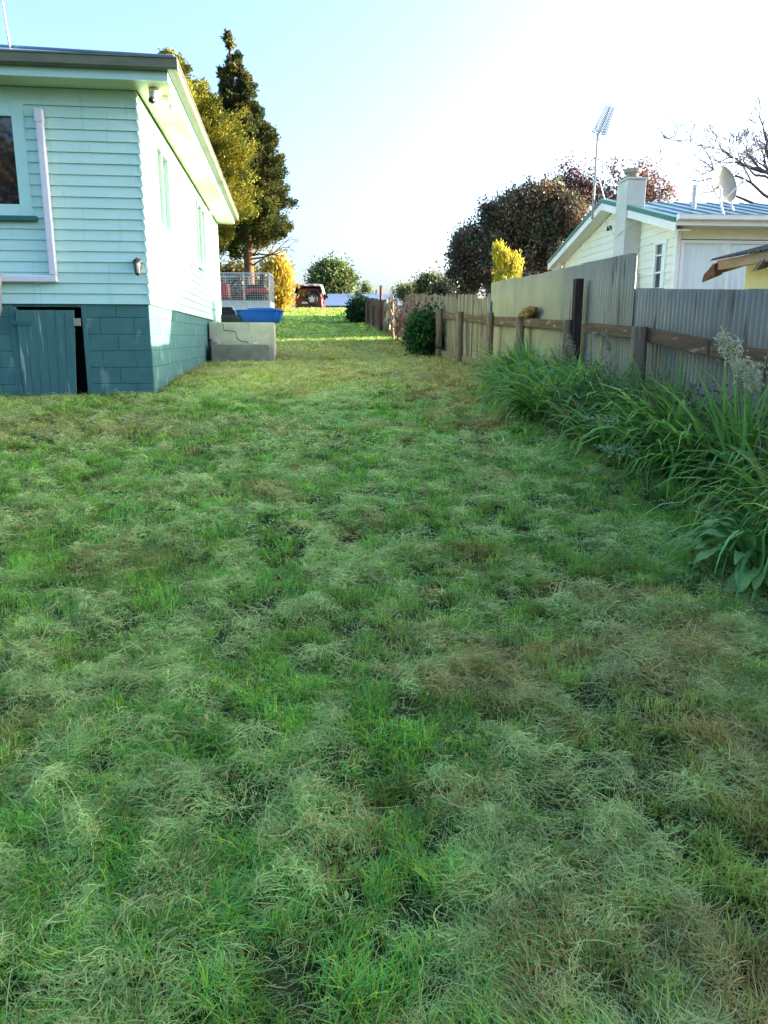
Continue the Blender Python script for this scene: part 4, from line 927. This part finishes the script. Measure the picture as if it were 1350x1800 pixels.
# bright yellow bush by the trailer, trees beyond the crest
b = at(488, 540, 46); b[2] = gz(b[0], 46) - .1; t = thing('golden_bush', 'tall golden yellow bush glowing in the sun between trailer and car', 'bush', b)
crown('crown', t, [pxell(485, 505, 22, 34, 46, None, b), pxell(478, 515, 22, 28, 46, None, b), pxell(497, 515, 12, 28, 46, None, b), pxell(492, 480, 14, 16, 46, None, b)], 420, 55, .26, .07, [(.48, .34, .04), (.55, .41, .05), (.36, .27, .04), (.30, .27, .05)], .16, M['foliage'], .45, 1.3, .25, 1.8)
m = MB()
for k in range(16): q = random.uniform(0, 6.28); m.tube([(.25 * math.cos(q), .25 * math.sin(q), 0), (.5 * math.cos(q), .5 * math.sin(q), 1.0), (.75 * math.cos(q), .75 * math.sin(q), 2.0)], [.03, .02, .01], 5)
m.build('stems', M['bark'], t)
def fartree(label, Y, px, u0, nc, per, L, pal, name='broadleaf_tree'):
    b = at(u0, 520, Y); b[2] = gz(b[0], Y) - .3; t = thing(name, label, 'tree', b); ells = [pxell(*p, Y, None, b) for p in px]
    m = MB(); top = ells[0][0]; limbs(m, (0, 0, 0), (0, 0, 1), top[2] * .55, .02 * top[2] + .06, 3, .5, 7, (2, 3), .62, .15, .012); m.build('trunk', M['bark'], t)
    crown('crown', t, ells, nc, per, L, L * .6, pal, L * 1.4, M['foliage'], .5, .1, .25)
fartree('rounded light green tree standing beyond the crest behind the parked car', 78, [(582, 492, 26, 24), (568, 500, 18, 18), (602, 497, 16, 20), (585, 474, 14, 10)], 583, 420, 45, .26, [(.10, .17, .05), (.14, .20, .05), (.08, .14, .05), (.2, .22, .05)])
fartree('small olive green tree peeping over the palings near the dark bush', 62, [(757, 503, 17, 14), (748, 510, 12, 10), (768, 508, 12, 12)], 757, 220, 40, .2, [(.07, .11, .04), (.12, .15, .05), (.17, .17, .05)])
fartree('pale low shrubbery tree between rusty pole and dark tangle beyond the palings', 66, [(722, 513, 16, 7), (708, 516, 8, 5)], 718, 90, 40, .18, [(.2, .22, .07), (.16, .18, .06)])
fartree('tiny pointed tree on the skyline above the far palings', 90, [(643, 507, 3, 9), (644, 513, 5, 6)], 643, 60, 40, .16, [(.13, .18, .06), (.10, .15, .05)])
fartree('olive shrub tree seen through the mesh of the caged trailer', 44, [(415, 500, 34, 22), (400, 510, 26, 20), (440, 512, 20, 14)], 415, 330, 45, .22, [(.10, .10, .03), (.16, .14, .035), (.08, .085, .03), (.22, .17, .04)])
# thin bare shrub at the corner between palings and red tipped trees
b = at(780, 520, 24); b[2] = gz(b[0], 24); t = thing('twiggy_shrub', 'dark twiggy shrub between the small olive tree and the maroon tree', 'shrub', b)
m = MB()
for k in range(6): limbs(m, (random.uniform(-.2, .2), 0, .2), (random.uniform(-.6, .6), 0, .8), .7, .018, 2, .5, 5, (2, 2), .7, .1, .005)
m.build('stems', M['barkgrey'], t)
crown('crown', t, [pxell(778, 512, 12, 9, 24, None, b)], 60, 30, .1, .04, [(.03, .045, .02), (.04, .05, .03)], .12, M['foliage'], .2)
# leafless tree at the right
b = at(1390, 430, 27); b[2] = gz(b[0], 27) - .2; t = thing('leafless_tree', 'wide leafless tree with fine twigs against the white sky at right', 'tree', b)
m = MB(); hgt = at(1390, 345, 27)[2] - b[2]
m.tube([(0, 0, -.1), (.05, 0, hgt * .5), (0, 0, hgt)], [.28, .22, .2], 9)
for (u, v, r) in ((1300, 300, .10), (1320, 250, .11), (1350, 225, .11), (1395, 230, .12), (1270, 335, .08), (1440, 260, .1), (1360, 280, .1), (1225, 292, .06)):
    e = at(u, v, 27 + random.uniform(-1.5, 1.5)) - b; s = np.array([0, 0, hgt * random.uniform(.85, 1)]); d = e - s; L = np.linalg.norm(d); limbs(m, s, d / L, L * .5, r * 1.15, 6, .5, 5, (2, 3), .70, .03, .0075)
m.build('trunk', mat('pale_grey_bark', (.13, .10, .095), (.08, .06, .06), .9, 6), t)
# the tree behind the photographer that shows in the window
b = np.array([-8.5, -10, gz(-8.5, -10)]); t = thing('window_reflected_tree', 'brown green tree mirrored in the glass of the mint house window', 'tree', b)
crown('crown', t, [((0, 0, 5.6), (3.0, 2.4, 2.8)), ((1.6, 0, 4.2), (2.2, 2, 2.2)), ((-2, 0, 4.4), (2.2, 2, 2.2))], 600, 42, .24, .13, [(.06, .06, .025), (.09, .07, .03), (.13, .09, .04)], .3, M['foliage'])
m = MB(); limbs(m, (0, 0, -.1), (0, 0, 1), 2.6, .2, 3, .5, 7, (2, 3), .7, .1, .01); m.build('trunk', M['bark'], t)
# dead plant and stick leaning at the break between the palings
y, z = fl(707, 597); zb = fgz(-.2, 7.3)
t = thing('dead_plant', 'dead plant with hanging grey leaves tied to a leaning stick between the two paling fences', 'plant', fw(-.15, 7.3, zb), TH)
MB().tube([(0, -.25, 0), (-.02, -.05, .5), (.02, .12, .95), (0, -.05, 1.35)], [.045, .04, .035, .02], 7).build('stem', mat('pinkish_stick', (.36, .24, .18), (.24, .15, .11), .9, 6), t, smooth=True)
n = 150; P0 = np.stack([rng.normal(0, .08, n), .30 + rng.normal(0, .16, n), rng.uniform(.55, 1.45, n)], 1); Dd = np.stack([rng.normal(0, .3, n), rng.normal(0, .3, n), -np.ones(n)], 1); Dd /= np.linalg.norm(Dd, axis=1)[:, None]
cc = np.array([(.26, .27, .19), (.20, .21, .15), (.15, .13, .09)])[rng.integers(0, 3, n)]
leafmesh('leaves', P0, Dd, unit(n), rng.uniform(.2, .5, n), rng.uniform(.03, .07, n), cc, M['foliage'], t)

# ------------------------------------------------------------------ the overgrown bed by the fence
def straps(P, az, el, L, W, droop, C0, C1, nseg=6, twist=None):
    """arching strap leaves; returns verts, faces, colours"""
    n = len(P); vs = np.zeros((n, nseg + 1, 2, 3)); cs = np.zeros((n, nseg + 1, 2, 3)); p = P.copy(); e = el.copy(); a = az.copy()
    tw = rng.normal(0, .5, n) if twist is None else twist
    for i in range(nseg + 1):
        f = i / nseg; wd = W * np.clip(1 - f ** 2.2, .03, 1) * (.55 + .45 * min(1, f * 4)) * .5
        side = np.stack([-np.sin(a + tw * f), np.cos(a + tw * f), .25 * np.sin(tw * 3 + f * 2)], 1); side /= np.linalg.norm(side, axis=1)[:, None]
        vs[:, i, 0] = p - side * wd[:, None]; vs[:, i, 1] = p + side * wd[:, None]
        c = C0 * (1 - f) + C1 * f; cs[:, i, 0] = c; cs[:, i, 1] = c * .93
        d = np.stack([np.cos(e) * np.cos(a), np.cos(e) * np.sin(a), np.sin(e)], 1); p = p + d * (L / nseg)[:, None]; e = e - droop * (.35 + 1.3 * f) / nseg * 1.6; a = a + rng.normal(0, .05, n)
    idx = np.arange(n * (nseg + 1) * 2).reshape(n, nseg + 1, 2)
    f = np.stack([idx[:, :-1, 0], idx[:, :-1, 1], idx[:, 1:, 1], idx[:, 1:, 0]], -1).reshape(-1, 4)
    return vs.reshape(-1, 3), f, cs.reshape(-1, 3)
bed_edge = np.array([(10.9, 1.65), (9.9, 1.30), (7.6, 1.32), (6.6, 1.62), (5.5, 1.95), (4.7, 2.05), (3.9, 1.98), (3.0, 2.0), (2, 2.1), (0, 2.3)])[::-1]
def bed_left(y): return np.interp(y, bed_edge[:, 0], bed_edge[:, 1])
def fence_x(y): return F0[0] + (F0[1] - y) * math.tan(TH)
def bedpts(n, y0, y1, margin=.0, toward=1.):
    y = rng.uniform(y0, y1, n); l = bed_left(y) + margin; r = fence_x(y) - .05; x = l + (r - l) * rng.random(n) ** toward
    return np.stack([x, y, ground(x, y) - .02], 1)
def bedcols(n, pal, j=.25):
    pal = np.array(pal); return (pal[rng.integers(0, len(pal), n)] * (1 + j * rng.normal(size=(n, 1))).clip(.45, 1.7)).clip(0, 1)
gpal = [(.25, .48, .08), (.31, .54, .08), (.18, .38, .09), (.37, .56, .09), (.17, .42, .15), (.20, .44, .08), (.34, .36, .12)]
V = []; F = []; Cc = []; off = 0
def addst(r):
    global off
    v, f, c = r; V.append(v); F.append(f + off); Cc.append(c); off += len(v)
# arching leaves in tufts
def tufts(nt, per, y0, y1, Lr, Wr, elr, drp, margin=.12, pal=gpal, lean=math.pi, ls=1.2, toward=1.):
    T = bedpts(nt, y0, y1, margin, toward); n = nt * per; i = np.repeat(np.arange(nt), per)
    P = T[i] + np.concatenate([rng.normal(0, .05, (n, 2)), np.zeros((n, 1))], 1)
    az = np.where(rng.random(n) < .62, rng.normal(lean, ls * .6, n), rng.uniform(0, 2 * math.pi, n)); s = (.75 + .5 * rng.random(nt))[i]
    c = bedcols(nt, pal)[i] * (1 + .18 * rng.normal(size=(n, 1))).clip(.5, 1.6)
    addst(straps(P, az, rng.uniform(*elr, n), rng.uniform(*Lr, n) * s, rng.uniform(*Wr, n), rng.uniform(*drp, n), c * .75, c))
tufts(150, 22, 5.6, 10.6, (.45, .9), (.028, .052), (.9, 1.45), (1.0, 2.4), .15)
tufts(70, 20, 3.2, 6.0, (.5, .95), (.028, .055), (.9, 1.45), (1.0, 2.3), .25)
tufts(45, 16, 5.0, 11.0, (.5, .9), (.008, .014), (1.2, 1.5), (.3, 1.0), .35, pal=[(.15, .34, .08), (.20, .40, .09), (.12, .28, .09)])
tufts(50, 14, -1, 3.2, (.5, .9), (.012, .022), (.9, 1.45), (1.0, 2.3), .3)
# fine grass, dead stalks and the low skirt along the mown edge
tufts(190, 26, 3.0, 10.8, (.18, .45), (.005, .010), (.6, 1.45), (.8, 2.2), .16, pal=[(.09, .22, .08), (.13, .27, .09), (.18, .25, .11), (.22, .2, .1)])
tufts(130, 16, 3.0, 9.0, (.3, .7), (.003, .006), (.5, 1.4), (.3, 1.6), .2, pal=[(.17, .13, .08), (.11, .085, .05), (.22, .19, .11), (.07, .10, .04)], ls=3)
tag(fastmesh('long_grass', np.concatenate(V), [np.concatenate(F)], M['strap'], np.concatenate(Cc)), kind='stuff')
# dead brown tangle with small pink flowers
n = 5000; P = bedpts(n, 4.6, 7.2, .25); P[:, 2] += rng.uniform(.02, .62, n) * (.6 + .8 * vnoise(P[:, 0], P[:, 1], .4, 5)); k = rng.random(n)
c = np.where(k[:, None] < .025, np.array([[.55, .22, .42]]), np.where(k[:, None] < .5, np.array([[.11, .075, .05]]), np.array([[.07, .12, .045]]))) * (.6 + .8 * rng.random((n, 1)))
tag(leafmesh('flowering_weeds', P, unit(n), unit(n), rng.uniform(.015, .05, n), rng.uniform(.008, .02, n), c, M['foliage']), kind='stuff')
# single plants one can point to
def strap_plant(label, u, v, Y, n, Lr, Wr, elr, drp, azm, azs, pal, name='strap_leaf_plant'):
    b = at(u, v, Y); b[2] = gz(b[0], Y) - .02; t = thing(name, label, 'plant', b)
    P = np.concatenate([rng.normal(0, .06, (n, 2)), np.zeros((n, 1))], 1); c = bedcols(n, pal, .18)
    v_, f_, c_ = straps(P, rng.normal(azm, azs, n), rng.uniform(*elr, n), rng.uniform(*Lr, n), rng.uniform(*Wr, n), rng.uniform(*drp, n), c * .7, c, 8)
    fastmesh('leaves', v_, [f_], M['strap'], c_, t); return t
brightp = [(.20, .44, .09), (.17, .39, .10), (.25, .48, .09)]
strap_plant('tall upright sword leaved clump before the lower iron fence at the right edge', 1310, 800, 5.0, 46, (.8, 1.25), (.018, .03), (1.2, 1.54), (.1, .7), math.pi, 1.6, brightp)
strap_plant('arching broad strap clump reaching left over the mown edge below the sword leaves', 1370, 900, 4.0, 44, (.55, .95), (.022, .036), (.6, 1.3), (1.2, 2.4), math.pi, .7, [(.20, .48, .13), (.26, .54, .14), (.15, .40, .13)])
strap_plant('upright bright green clump growing against the dark tall post', 925, 640, 10.6, 60, (.5, .95), (.010, .018), (1.1, 1.5), (.2, .9), math.pi, 1.5, brightp)
strap_plant('green clump of upright leaves on the fence line right of the leaning post', 1195, 660, 7.0, 44, (.6, 1.0), (.014, .022), (1.1, 1.5), (.3, 1.0), math.pi, 1.5, brightp)
# broad leaved dock
b = at(1335, 1035, 3.75); b[2] = gz(b[0], 3.75); t = thing('broad_leaved_dock', 'broad leaved dock with drooping dull green leaves at the bottom of the weed bed', 'plant', b)
leaves = [(math.pi + .25, .75, .34, .095), (math.pi - .25, 1.0, .36, .10), (math.pi + .8, .5, .30, .11), (math.pi - .9, .8, .33, .1), (-1.2, .7, .3, .1), (math.pi + 1.4, .3, .26, .10), (.6, .8, .3, .1), (math.pi, 1.25, .40, .09), (2.2, 1.1, .35, .09), (math.pi + .5, .25, .22, .085)]
for az, el, L, W in leaves + [(math.pi + .6, .9, .3, .07), (math.pi - .5, .45, .3, .08), (2.6, .7, .32, .075), (-2.0, .55, .28, .07), (1.6, 1.0, .3, .08)]:
    m = MB(); ns = 16; p = np.array([.03 * math.cos(az), .03 * math.sin(az), .02]); e = el + .25; rows = []; ph = az * 7
    for i in range(ns + 1):
        f = i / ns; wd = W * (.10 if f < .16 else max(.015, math.sin(math.pi * min(1, (f - .13) / .89)) ** .7)) * .5
        sd = np.array([-math.sin(az), math.cos(az), 0]); upv = np.array([-math.cos(az) * math.sin(e), -math.sin(az) * math.sin(e), math.cos(e)])
        rows.append([p + sd * wd * c + upv * (wd * (.55 * abs(c) - .25 * c * c) + (abs(c) ** 2) * .012 * math.sin(f * 19 + ph + c * 2)) for c in (-1, -.5, 0, .5, 1)])
        d = np.array([math.cos(e) * math.cos(az), math.cos(e) * math.sin(az), math.sin(e)]); p = p + d * L * 1.2 / ns; e -= (.4 + 1.9 * f) / ns * 1.6; az += .25 / ns * math.sin(ph)
    m.v = [tuple(q) for r in rows for q in r]
    for i in range(ns):
        for k in range(4): a = i * 5 + k; m.f.append((a, a + 1, a + 6, a + 5))
    m.build('leaf', bpy.data.materials.get('dock_leaf') or mat('dock_leaf', (.16, .33, .07), (.10, .23, .055), .5, 14, bump=.5, bscale=70), t, smooth=True)
# pale seed heads on stalks
def plume(label, u, v, Y, hh, vb, col, lean=-.2, n=260, wid=.045):
    tp = at(u, v, Y); zb = gz(tp[0] + .1, Y); t = thing('seed_head_grass', label, 'grass', (tp[0] + .08, Y, zb)); h = tp[2] - zb
    pts = [np.array([0, 0, 0]), np.array([-.02, 0, h * .5]), np.array([-.08, 0, h]), np.array([-.08 + lean * .25, -.02, h + .05]), np.array([-.08 + lean * .6, -.04, h - .02])]
    pts[2][2] = h - hh
    pts[3] = np.array([-.08 + lean * .2, -.02, h - hh * .4]); pts[4] = np.array([-.08 + lean * .5, -.03, h])
    MB().tube(pts, [.004, .0035, .003, .002, .0015], 5).build('stalk', mat('pale_green_stalk', (.2, .26, .12)), t)
    f = rng.random(n); ax = pts[2] + (pts[3] - pts[2]) * np.minimum(f * 2, 1)[:, None] + (pts[4] - pts[3]) * np.maximum(f * 2 - 1, 0)[:, None]
    P = ax + rng.normal(size=(n, 3)) * wid * (.35 + np.sin(f * math.pi))[:, None] * .6; D = unit(n) + np.array([lean, 0, .5]); D /= np.linalg.norm(D, axis=1)[:, None]
    leafmesh('seed_head', P, D, unit(n), rng.uniform(.015, .045, n), rng.uniform(.006, .014, n), bedcols(n, [col], .2), M['foliage'], t)
pc = (.50, .50, .32)
plume('thick pale seed plume leaning left by the right edge before the sword leaves', 1305, 590, 4.9, .22, 0, pc, -.3, 520, .042)
plume('fluffy pale seed head drooping lowest at the right edge of the bed', 1335, 640, 4.6, .16, 0, pc, -.25, 420, .042)
plume('straw coloured plume standing between the tall dark post and leaning post', 1010, 590, 8.9, .26, 0, (.38, .32, .22), -.2, 260, .03)
plume('thin straw plume just right of the dark tall post', 1075, 585, 8.3, .2, 0, (.34, .31, .22), -.2, 200, .022)
plume('small pale drooping seed head hanging over the mown lawn edge', 1125, 785, 5.3, .06, 0, (.25, .36, .2), -.6, 130, .03)
plume('cream seed head arching left over the dark hollow in the bed', 1105, 735, 5.9, .06, 0, (.36, .40, .24), -.7, 130, .022)
# ------------------------------------------------------------------ the mown lawn: standing blades and lying clippings
def lawn_mask(x, y):
    k = (x < np.where(y < 10.9, bed_left(y) + .35, fence_x(y) + .05))
    d0 = (x - C0[0]) * NX[0] + (y - C0[1]) * NX[1]; d1 = (x - C0[0]) * AX[0] + (y - C0[1]) * AX[1]
    k &= ~((d0 < .015) & (d1 > -.01) & (d1 < LH))
    k &= ~((d0 < 1.40) & (d0 > 0) & (d1 > LY - .64) & (d1 < LY + 2.7))
    return k
bands = [(.9, 2.0, 15000, 15000), (2.0, 3.0, 12000, 12000), (3.0, 4.2, 9000, 8000), (4.2, 6.5, 5600, 4000), (6.5, 9.7, 3400, 2300), (9.7, 14, 2000, 1300), (14, 20, 1200, 700), (20, 30, 600, 280), (30, 56, 260, 90)]
def scatter(y0, y1, dens):
    xl, xr = -.56 * y1 - 1.2, min(.56 * y1 + 1.0, 4.5); n = int((y1 - y0) * (xr - xl) * dens)
    y = rng.uniform(y0, y1, n); x = rng.uniform(xl, xr, n); k = lawn_mask(x, y) & (x > -.56 * y - 1.2); return x[k], y[k]
def olive(x, y):           # the paler, drier strip between the house and the fence, and along the middle
    a = np.clip((y - 8.2) / 3.5, 0, 1) * np.clip((27 - y) / 6, 0, 1) + 1.0 * np.clip((y - 42) / 3, 0, 1) + np.exp(-(((x - 1.0) / .7) ** 2)) * np.clip((4.2 - y) / 1.5, 0, 1) * .7
    b = np.exp(-((y - 7.4 - .10 * (x + 4)) / .75) ** 2) * np.clip((-x - .8) / 1.6, 0, 1) * .8
    return np.clip(a * .85 + b + .5 * (fbm(x, y, 1.1, 21) - .5), 0, 1)
def dry(x, y):
    r = np.exp(-(((x - .95 - .1 * (y - 2.2)) / .55) ** 2)) * np.clip((4.0 - y) / 1.2, 0, 1) * .5
    ex = np.interp(y, [6, 9.5, 12, 16, 22], [.9, .95, 1.1, 1.0, .3]); st = np.exp(-((x + .9 + .03 * (y - 10)) / .6) ** 2) * np.clip((y - 8.5) / 2, 0, 1) * np.clip((26 - y) / 4, 0, 1) * .4; e = st + np.exp(-((x - ex) / .6) ** 2) * np.clip((y - 5.5) / 2.5, 0, 1) * np.clip((24 - y) / 5, 0, 1)
    return np.clip((fbm(x, y, .30, 31) - .60) * 3.0 + r * (.4 + vnoise(x, y, .16, 33)) + e, 0, 1)
lush = np.array([(.17, .47, .07), (.23, .53, .06), (.12, .40, .08), (.34, .57, .055), (.40, .55, .06), (.14, .44, .12)])
oliv = np.array([(.40, .46, .11), (.48, .47, .11), (.34, .43, .12), (.54, .48, .14)])
strw = np.array([(.58, .46, .17), (.50, .36, .12), (.46, .40, .14), (.38, .25, .08)])
def pick(pal, n): return pal[rng.integers(0, len(pal), n)]
VB = []; F4 = []; F3 = []; CB = []; ob = 0
for (y0, y1, db, dc) in bands:
    x, y = scatter(y0, y1, db * 1.45); ym = (y0 + y1) / 2
    h = .32 * fbm(x, y, .30, 41) + .68 * vnoise(x, y, .075, 44); k = rng.random(len(x)) < np.clip((h - .20) * 3.0, .48, 1); x, y, h = x[k], y[k], h[k]; n = len(x)
    z = ground(x, y); ol, dr = olive(x, y), dry(x, y)
    H = (.016 + .15 * np.clip(h - .30, 0, 1) * (.6 + .8 * rng.random(n))).clip(0, .075) * (1 + .35 * (rng.random(n) < .06)) * (1 + .012 * ym)
    wid = (.0026 + .0011 * rng.random(n)) * max(1, ym / 3.6)
    az = rng.uniform(0, 2 * math.pi, n); az = np.where(rng.random(n) < .5, rng.normal(2 * math.pi * fbm(x, y, .8, 51) * 2, .7), az)
    lean = np.abs(rng.normal(.65, .4, n)); d = np.stack([np.cos(az), np.sin(az), np.zeros(n)], 1); s = np.stack([-np.sin(az), np.cos(az), np.zeros(n)], 1)
    c = pick(lush, n) * (1 - ol[:, None]) + pick(oliv, n) * ol[:, None]; g = rng.random(n) < np.clip(dr * .75 + .05, 0, .8); c[g] = pick(strw, g.sum()); c *= (1 + .25 * rng.normal(size=(n, 1))).clip(.4, 1.7) * (.62 + .8 * vnoise(x, y, .12, 47))[:, None]
    P = np.stack([x, y, z - .008], 1); Z = np.array([0, 0, 1.])
    m1 = P + d * (H * lean * .35)[:, None] + Z * (H * .62)[:, None]; tp = P + d * (H * lean * 1.15)[:, None] + Z * (H * (1.05 - .25 * np.minimum(lean, 1.2)))[:, None]
    w2 = (wid * .5)[:, None]
    v = np.stack([P - s * w2, P + s * w2, m1 - s * w2 * .85, m1 + s * w2 * .85, tp], 1).reshape(-1, 3)
    i = np.arange(n)[:, None] * 5 + ob; F4.append(np.concatenate([i, i + 1, i + 3, i + 2], 1)); F3.append(np.concatenate([i + 2, i + 3, i + 4], 1)); VB.append(v); ob += n * 5
    CB.append(np.stack([c * .6, c * .6, c, c, c * 1.2], 1).reshape(-1, 3))  # blade feet darkened: shade of the hollows between tufts put into the colour
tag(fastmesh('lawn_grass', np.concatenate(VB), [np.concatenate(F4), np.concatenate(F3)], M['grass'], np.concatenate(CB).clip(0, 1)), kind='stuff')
# clippings: limp strands lying in tangled windrows
hay = np.array([(.44, .64, .19), (.54, .68, .22), (.34, .60, .19), (.64, .68, .28), (.29, .55, .18), (.56, .62, .21)])
hol = np.array([(.46, .46, .20), (.53, .50, .23), (.38, .42, .19)])
VC = []; FC = []; CC = []; oc = 0
for (y0, y1, db, dc) in bands:
    x, y = scatter(y0, y1, dc * 2.4); ym = (y0 + y1) / 2
    xr_ = x + .12 * y; row = .34 * fbm(xr_, y * .42, .42, 61) + .66 * fbm(xr_, y * .7, .15, 64); cov = np.clip((row - .38) * 4.6, .10, 1)
    k = rng.random(len(x)) < cov; x, y, cov, xr_ = x[k], y[k], cov[k], xr_[k]; n = len(x)
    pile = np.clip(.4 * fbm(xr_, y * .6, .2, 71) + .6 * vnoise(x, y, .075, 74) - .42, 0, 1) * .22 * cov
    z = ground(x, y) + .012 + .035 * cov * rng.random(n) + pile * (.3 + .7 * rng.random(n))
    ol, dr = olive(x, y), dry(x, y)
    L = rng.uniform(.015, .06, n) * np.where(rng.random(n) < .06, 2.2, 1) * (1 + .03 * ym); wid = (.0010 + .0014 * rng.random(n)) * max(1, ym / 3.0)
    flow = 2 * math.pi * fbm(x, y, .5, 81) * 2.2; a = np.where(rng.random(n) < .6, rng.normal(flow, .55), rng.uniform(0, 2 * math.pi, n)); cur = rng.normal(0, 1.1, n); e = rng.normal(.12, .28, n); ecur = rng.normal(-.6, .5, n)
    c = pick(hay, n) * (1 - ol[:, None]) + pick(hol, n) * ol[:, None]; g = rng.random(n) < np.clip(dr * .7 + .07, 0, .75); c[g] = pick(strw, g.sum()) * 1.1; c *= (1 + .22 * rng.normal(size=(n, 1))).clip(.45, 1.6) * (.74 + .6 * vnoise(x, y, .10, 77))[:, None]
    p = np.stack([x, y, z], 1); S = 4; vs = np.zeros((n, S + 1, 2, 3)); roll = rng.uniform(-.9, .9, n)
    for i in range(S + 1):
        sd = np.stack([-np.sin(a) * np.cos(roll), np.cos(a) * np.cos(roll), np.sin(roll)], 1) * (wid * (.5 if i < S else .2))[:, None]
        vs[:, i, 0] = p - sd; vs[:, i, 1] = p + sd
        p = p + np.stack([np.cos(a) * np.cos(e), np.sin(a) * np.cos(e), np.sin(e)], 1) * (L / S)[:, None]; a = a + cur / S; e = e + ecur / S
    idx = np.arange(n * (S + 1) * 2).reshape(n, S + 1, 2) + oc; oc += n * (S + 1) * 2
    FC.append(np.stack([idx[:, :-1, 0], idx[:, :-1, 1], idx[:, 1:, 1], idx[:, 1:, 0]], -1).reshape(-1, 4)); VC.append(vs.reshape(-1, 3)); CC.append(np.repeat(c, (S + 1) * 2, 0))
tag(fastmesh('grass_clippings', np.concatenate(VC), [np.concatenate(FC)], M['grass'], np.concatenate(CC).clip(0, 1)), kind='stuff')
print('blades', ob // 5, 'clippings', oc // 10)

# flat broad leaves and clover among the turf
n = 2600; x = rng.uniform(-4, 3, n); y = rng.uniform(1.2, 8.5, n); k = lawn_mask(x, y) & (fbm(x, y, .45, 91) > .52); x, y = x[k], y[k]; n = len(x)
i = np.repeat(np.arange(n), 5); a = rng.uniform(0, 6.28, n * 5); P = np.stack([x[i] + rng.normal(0, .018, n * 5), y[i] + rng.normal(0, .018, n * 5), ground(x, y)[i] + rng.uniform(.015, .05, n * 5)], 1)
D = np.stack([np.cos(a), np.sin(a), rng.uniform(-.1, .7, n * 5)], 1); D /= np.linalg.norm(D, axis=1)[:, None]
tag(leafmesh('lawn_weeds', P, D, unit(n * 5) * .4 + np.array([0, 0, 1.]), rng.uniform(.012, .034, n * 5), rng.uniform(.008, .016, n * 5), pick(np.array([(.16, .38, .06), (.22, .44, .07), (.12, .32, .06)]), n * 5), M['foliage']), kind='stuff')

# uncut fringe left by the mower at the foot of walls, landing and fences
def fringe(n, fx, lo, hi, pal):
    s = rng.uniform(0, 1, n); k = rng.random(n) < np.clip((vnoise(s * 40, s * 0, 1, 13) - .25) * 2, .1, 1); s = s[k]; n = len(s); p = fx(s, np.abs(rng.normal(0, .05, n)))
    P = np.stack([p[:, 0], p[:, 1], ground(p[:, 0], p[:, 1]) - .01], 1); c = bedcols(n, pal); h = .5 + vnoise(s * 25, s * 0, 1, 17)
    return straps(P, rng.uniform(0, 6.28, n), rng.uniform(.8, 1.5, n), rng.uniform(lo, hi, n) * h, rng.uniform(.005, .009, n), rng.uniform(.3, 1.8, n), c * .7, c, 4)
fpal = [(.20, .30, .09), (.30, .28, .13), (.14, .30, .08), (.34, .27, .14)]
def seg(a, b, nrm):
    a, b, nrm = np.array(a), np.array(b), np.array(nrm); return lambda s, d: a + (b - a) * s[:, None] + nrm * (.02 + d)[:, None]
hp = lambda x, y: tuple((C0 + NX * x + AX * y)[:2]); fp = lambda x, y: tuple(fw(x, y)[:2])
V2 = []; F2 = []; C2 = []; o2 = 0
for n, a, b, nr, lo, hi in ((1300, hp(-2.6, 0), hp(0, 0), -AX[:2], .06, .16), (2200, hp(0, 0), hp(0, 6.4), NX[:2], .06, .16), (500, hp(.1, LY - .62), hp(1.3, LY - .62), -AX[:2], .05, .14), (500, hp(1.4, LY), hp(1.4, LY + 2.6), NX[:2], .06, .18), (1400, fp(-.05, -7), fp(-.05, 6), -NX[:2], .08, .25), (900, fp(-.05, 7.8), fp(-.05, 23), -NX[:2], .1, .3)):
    v, f, c = fringe(n, seg(a, b, nr), lo, hi, fpal); V2.append(v); F2.append(f + o2); C2.append(c); o2 += len(v)
tag(fastmesh('fringe_grass', np.concatenate(V2), [np.concatenate(F2)], M['grass'], np.concatenate(C2).clip(0, 1)), kind='stuff')
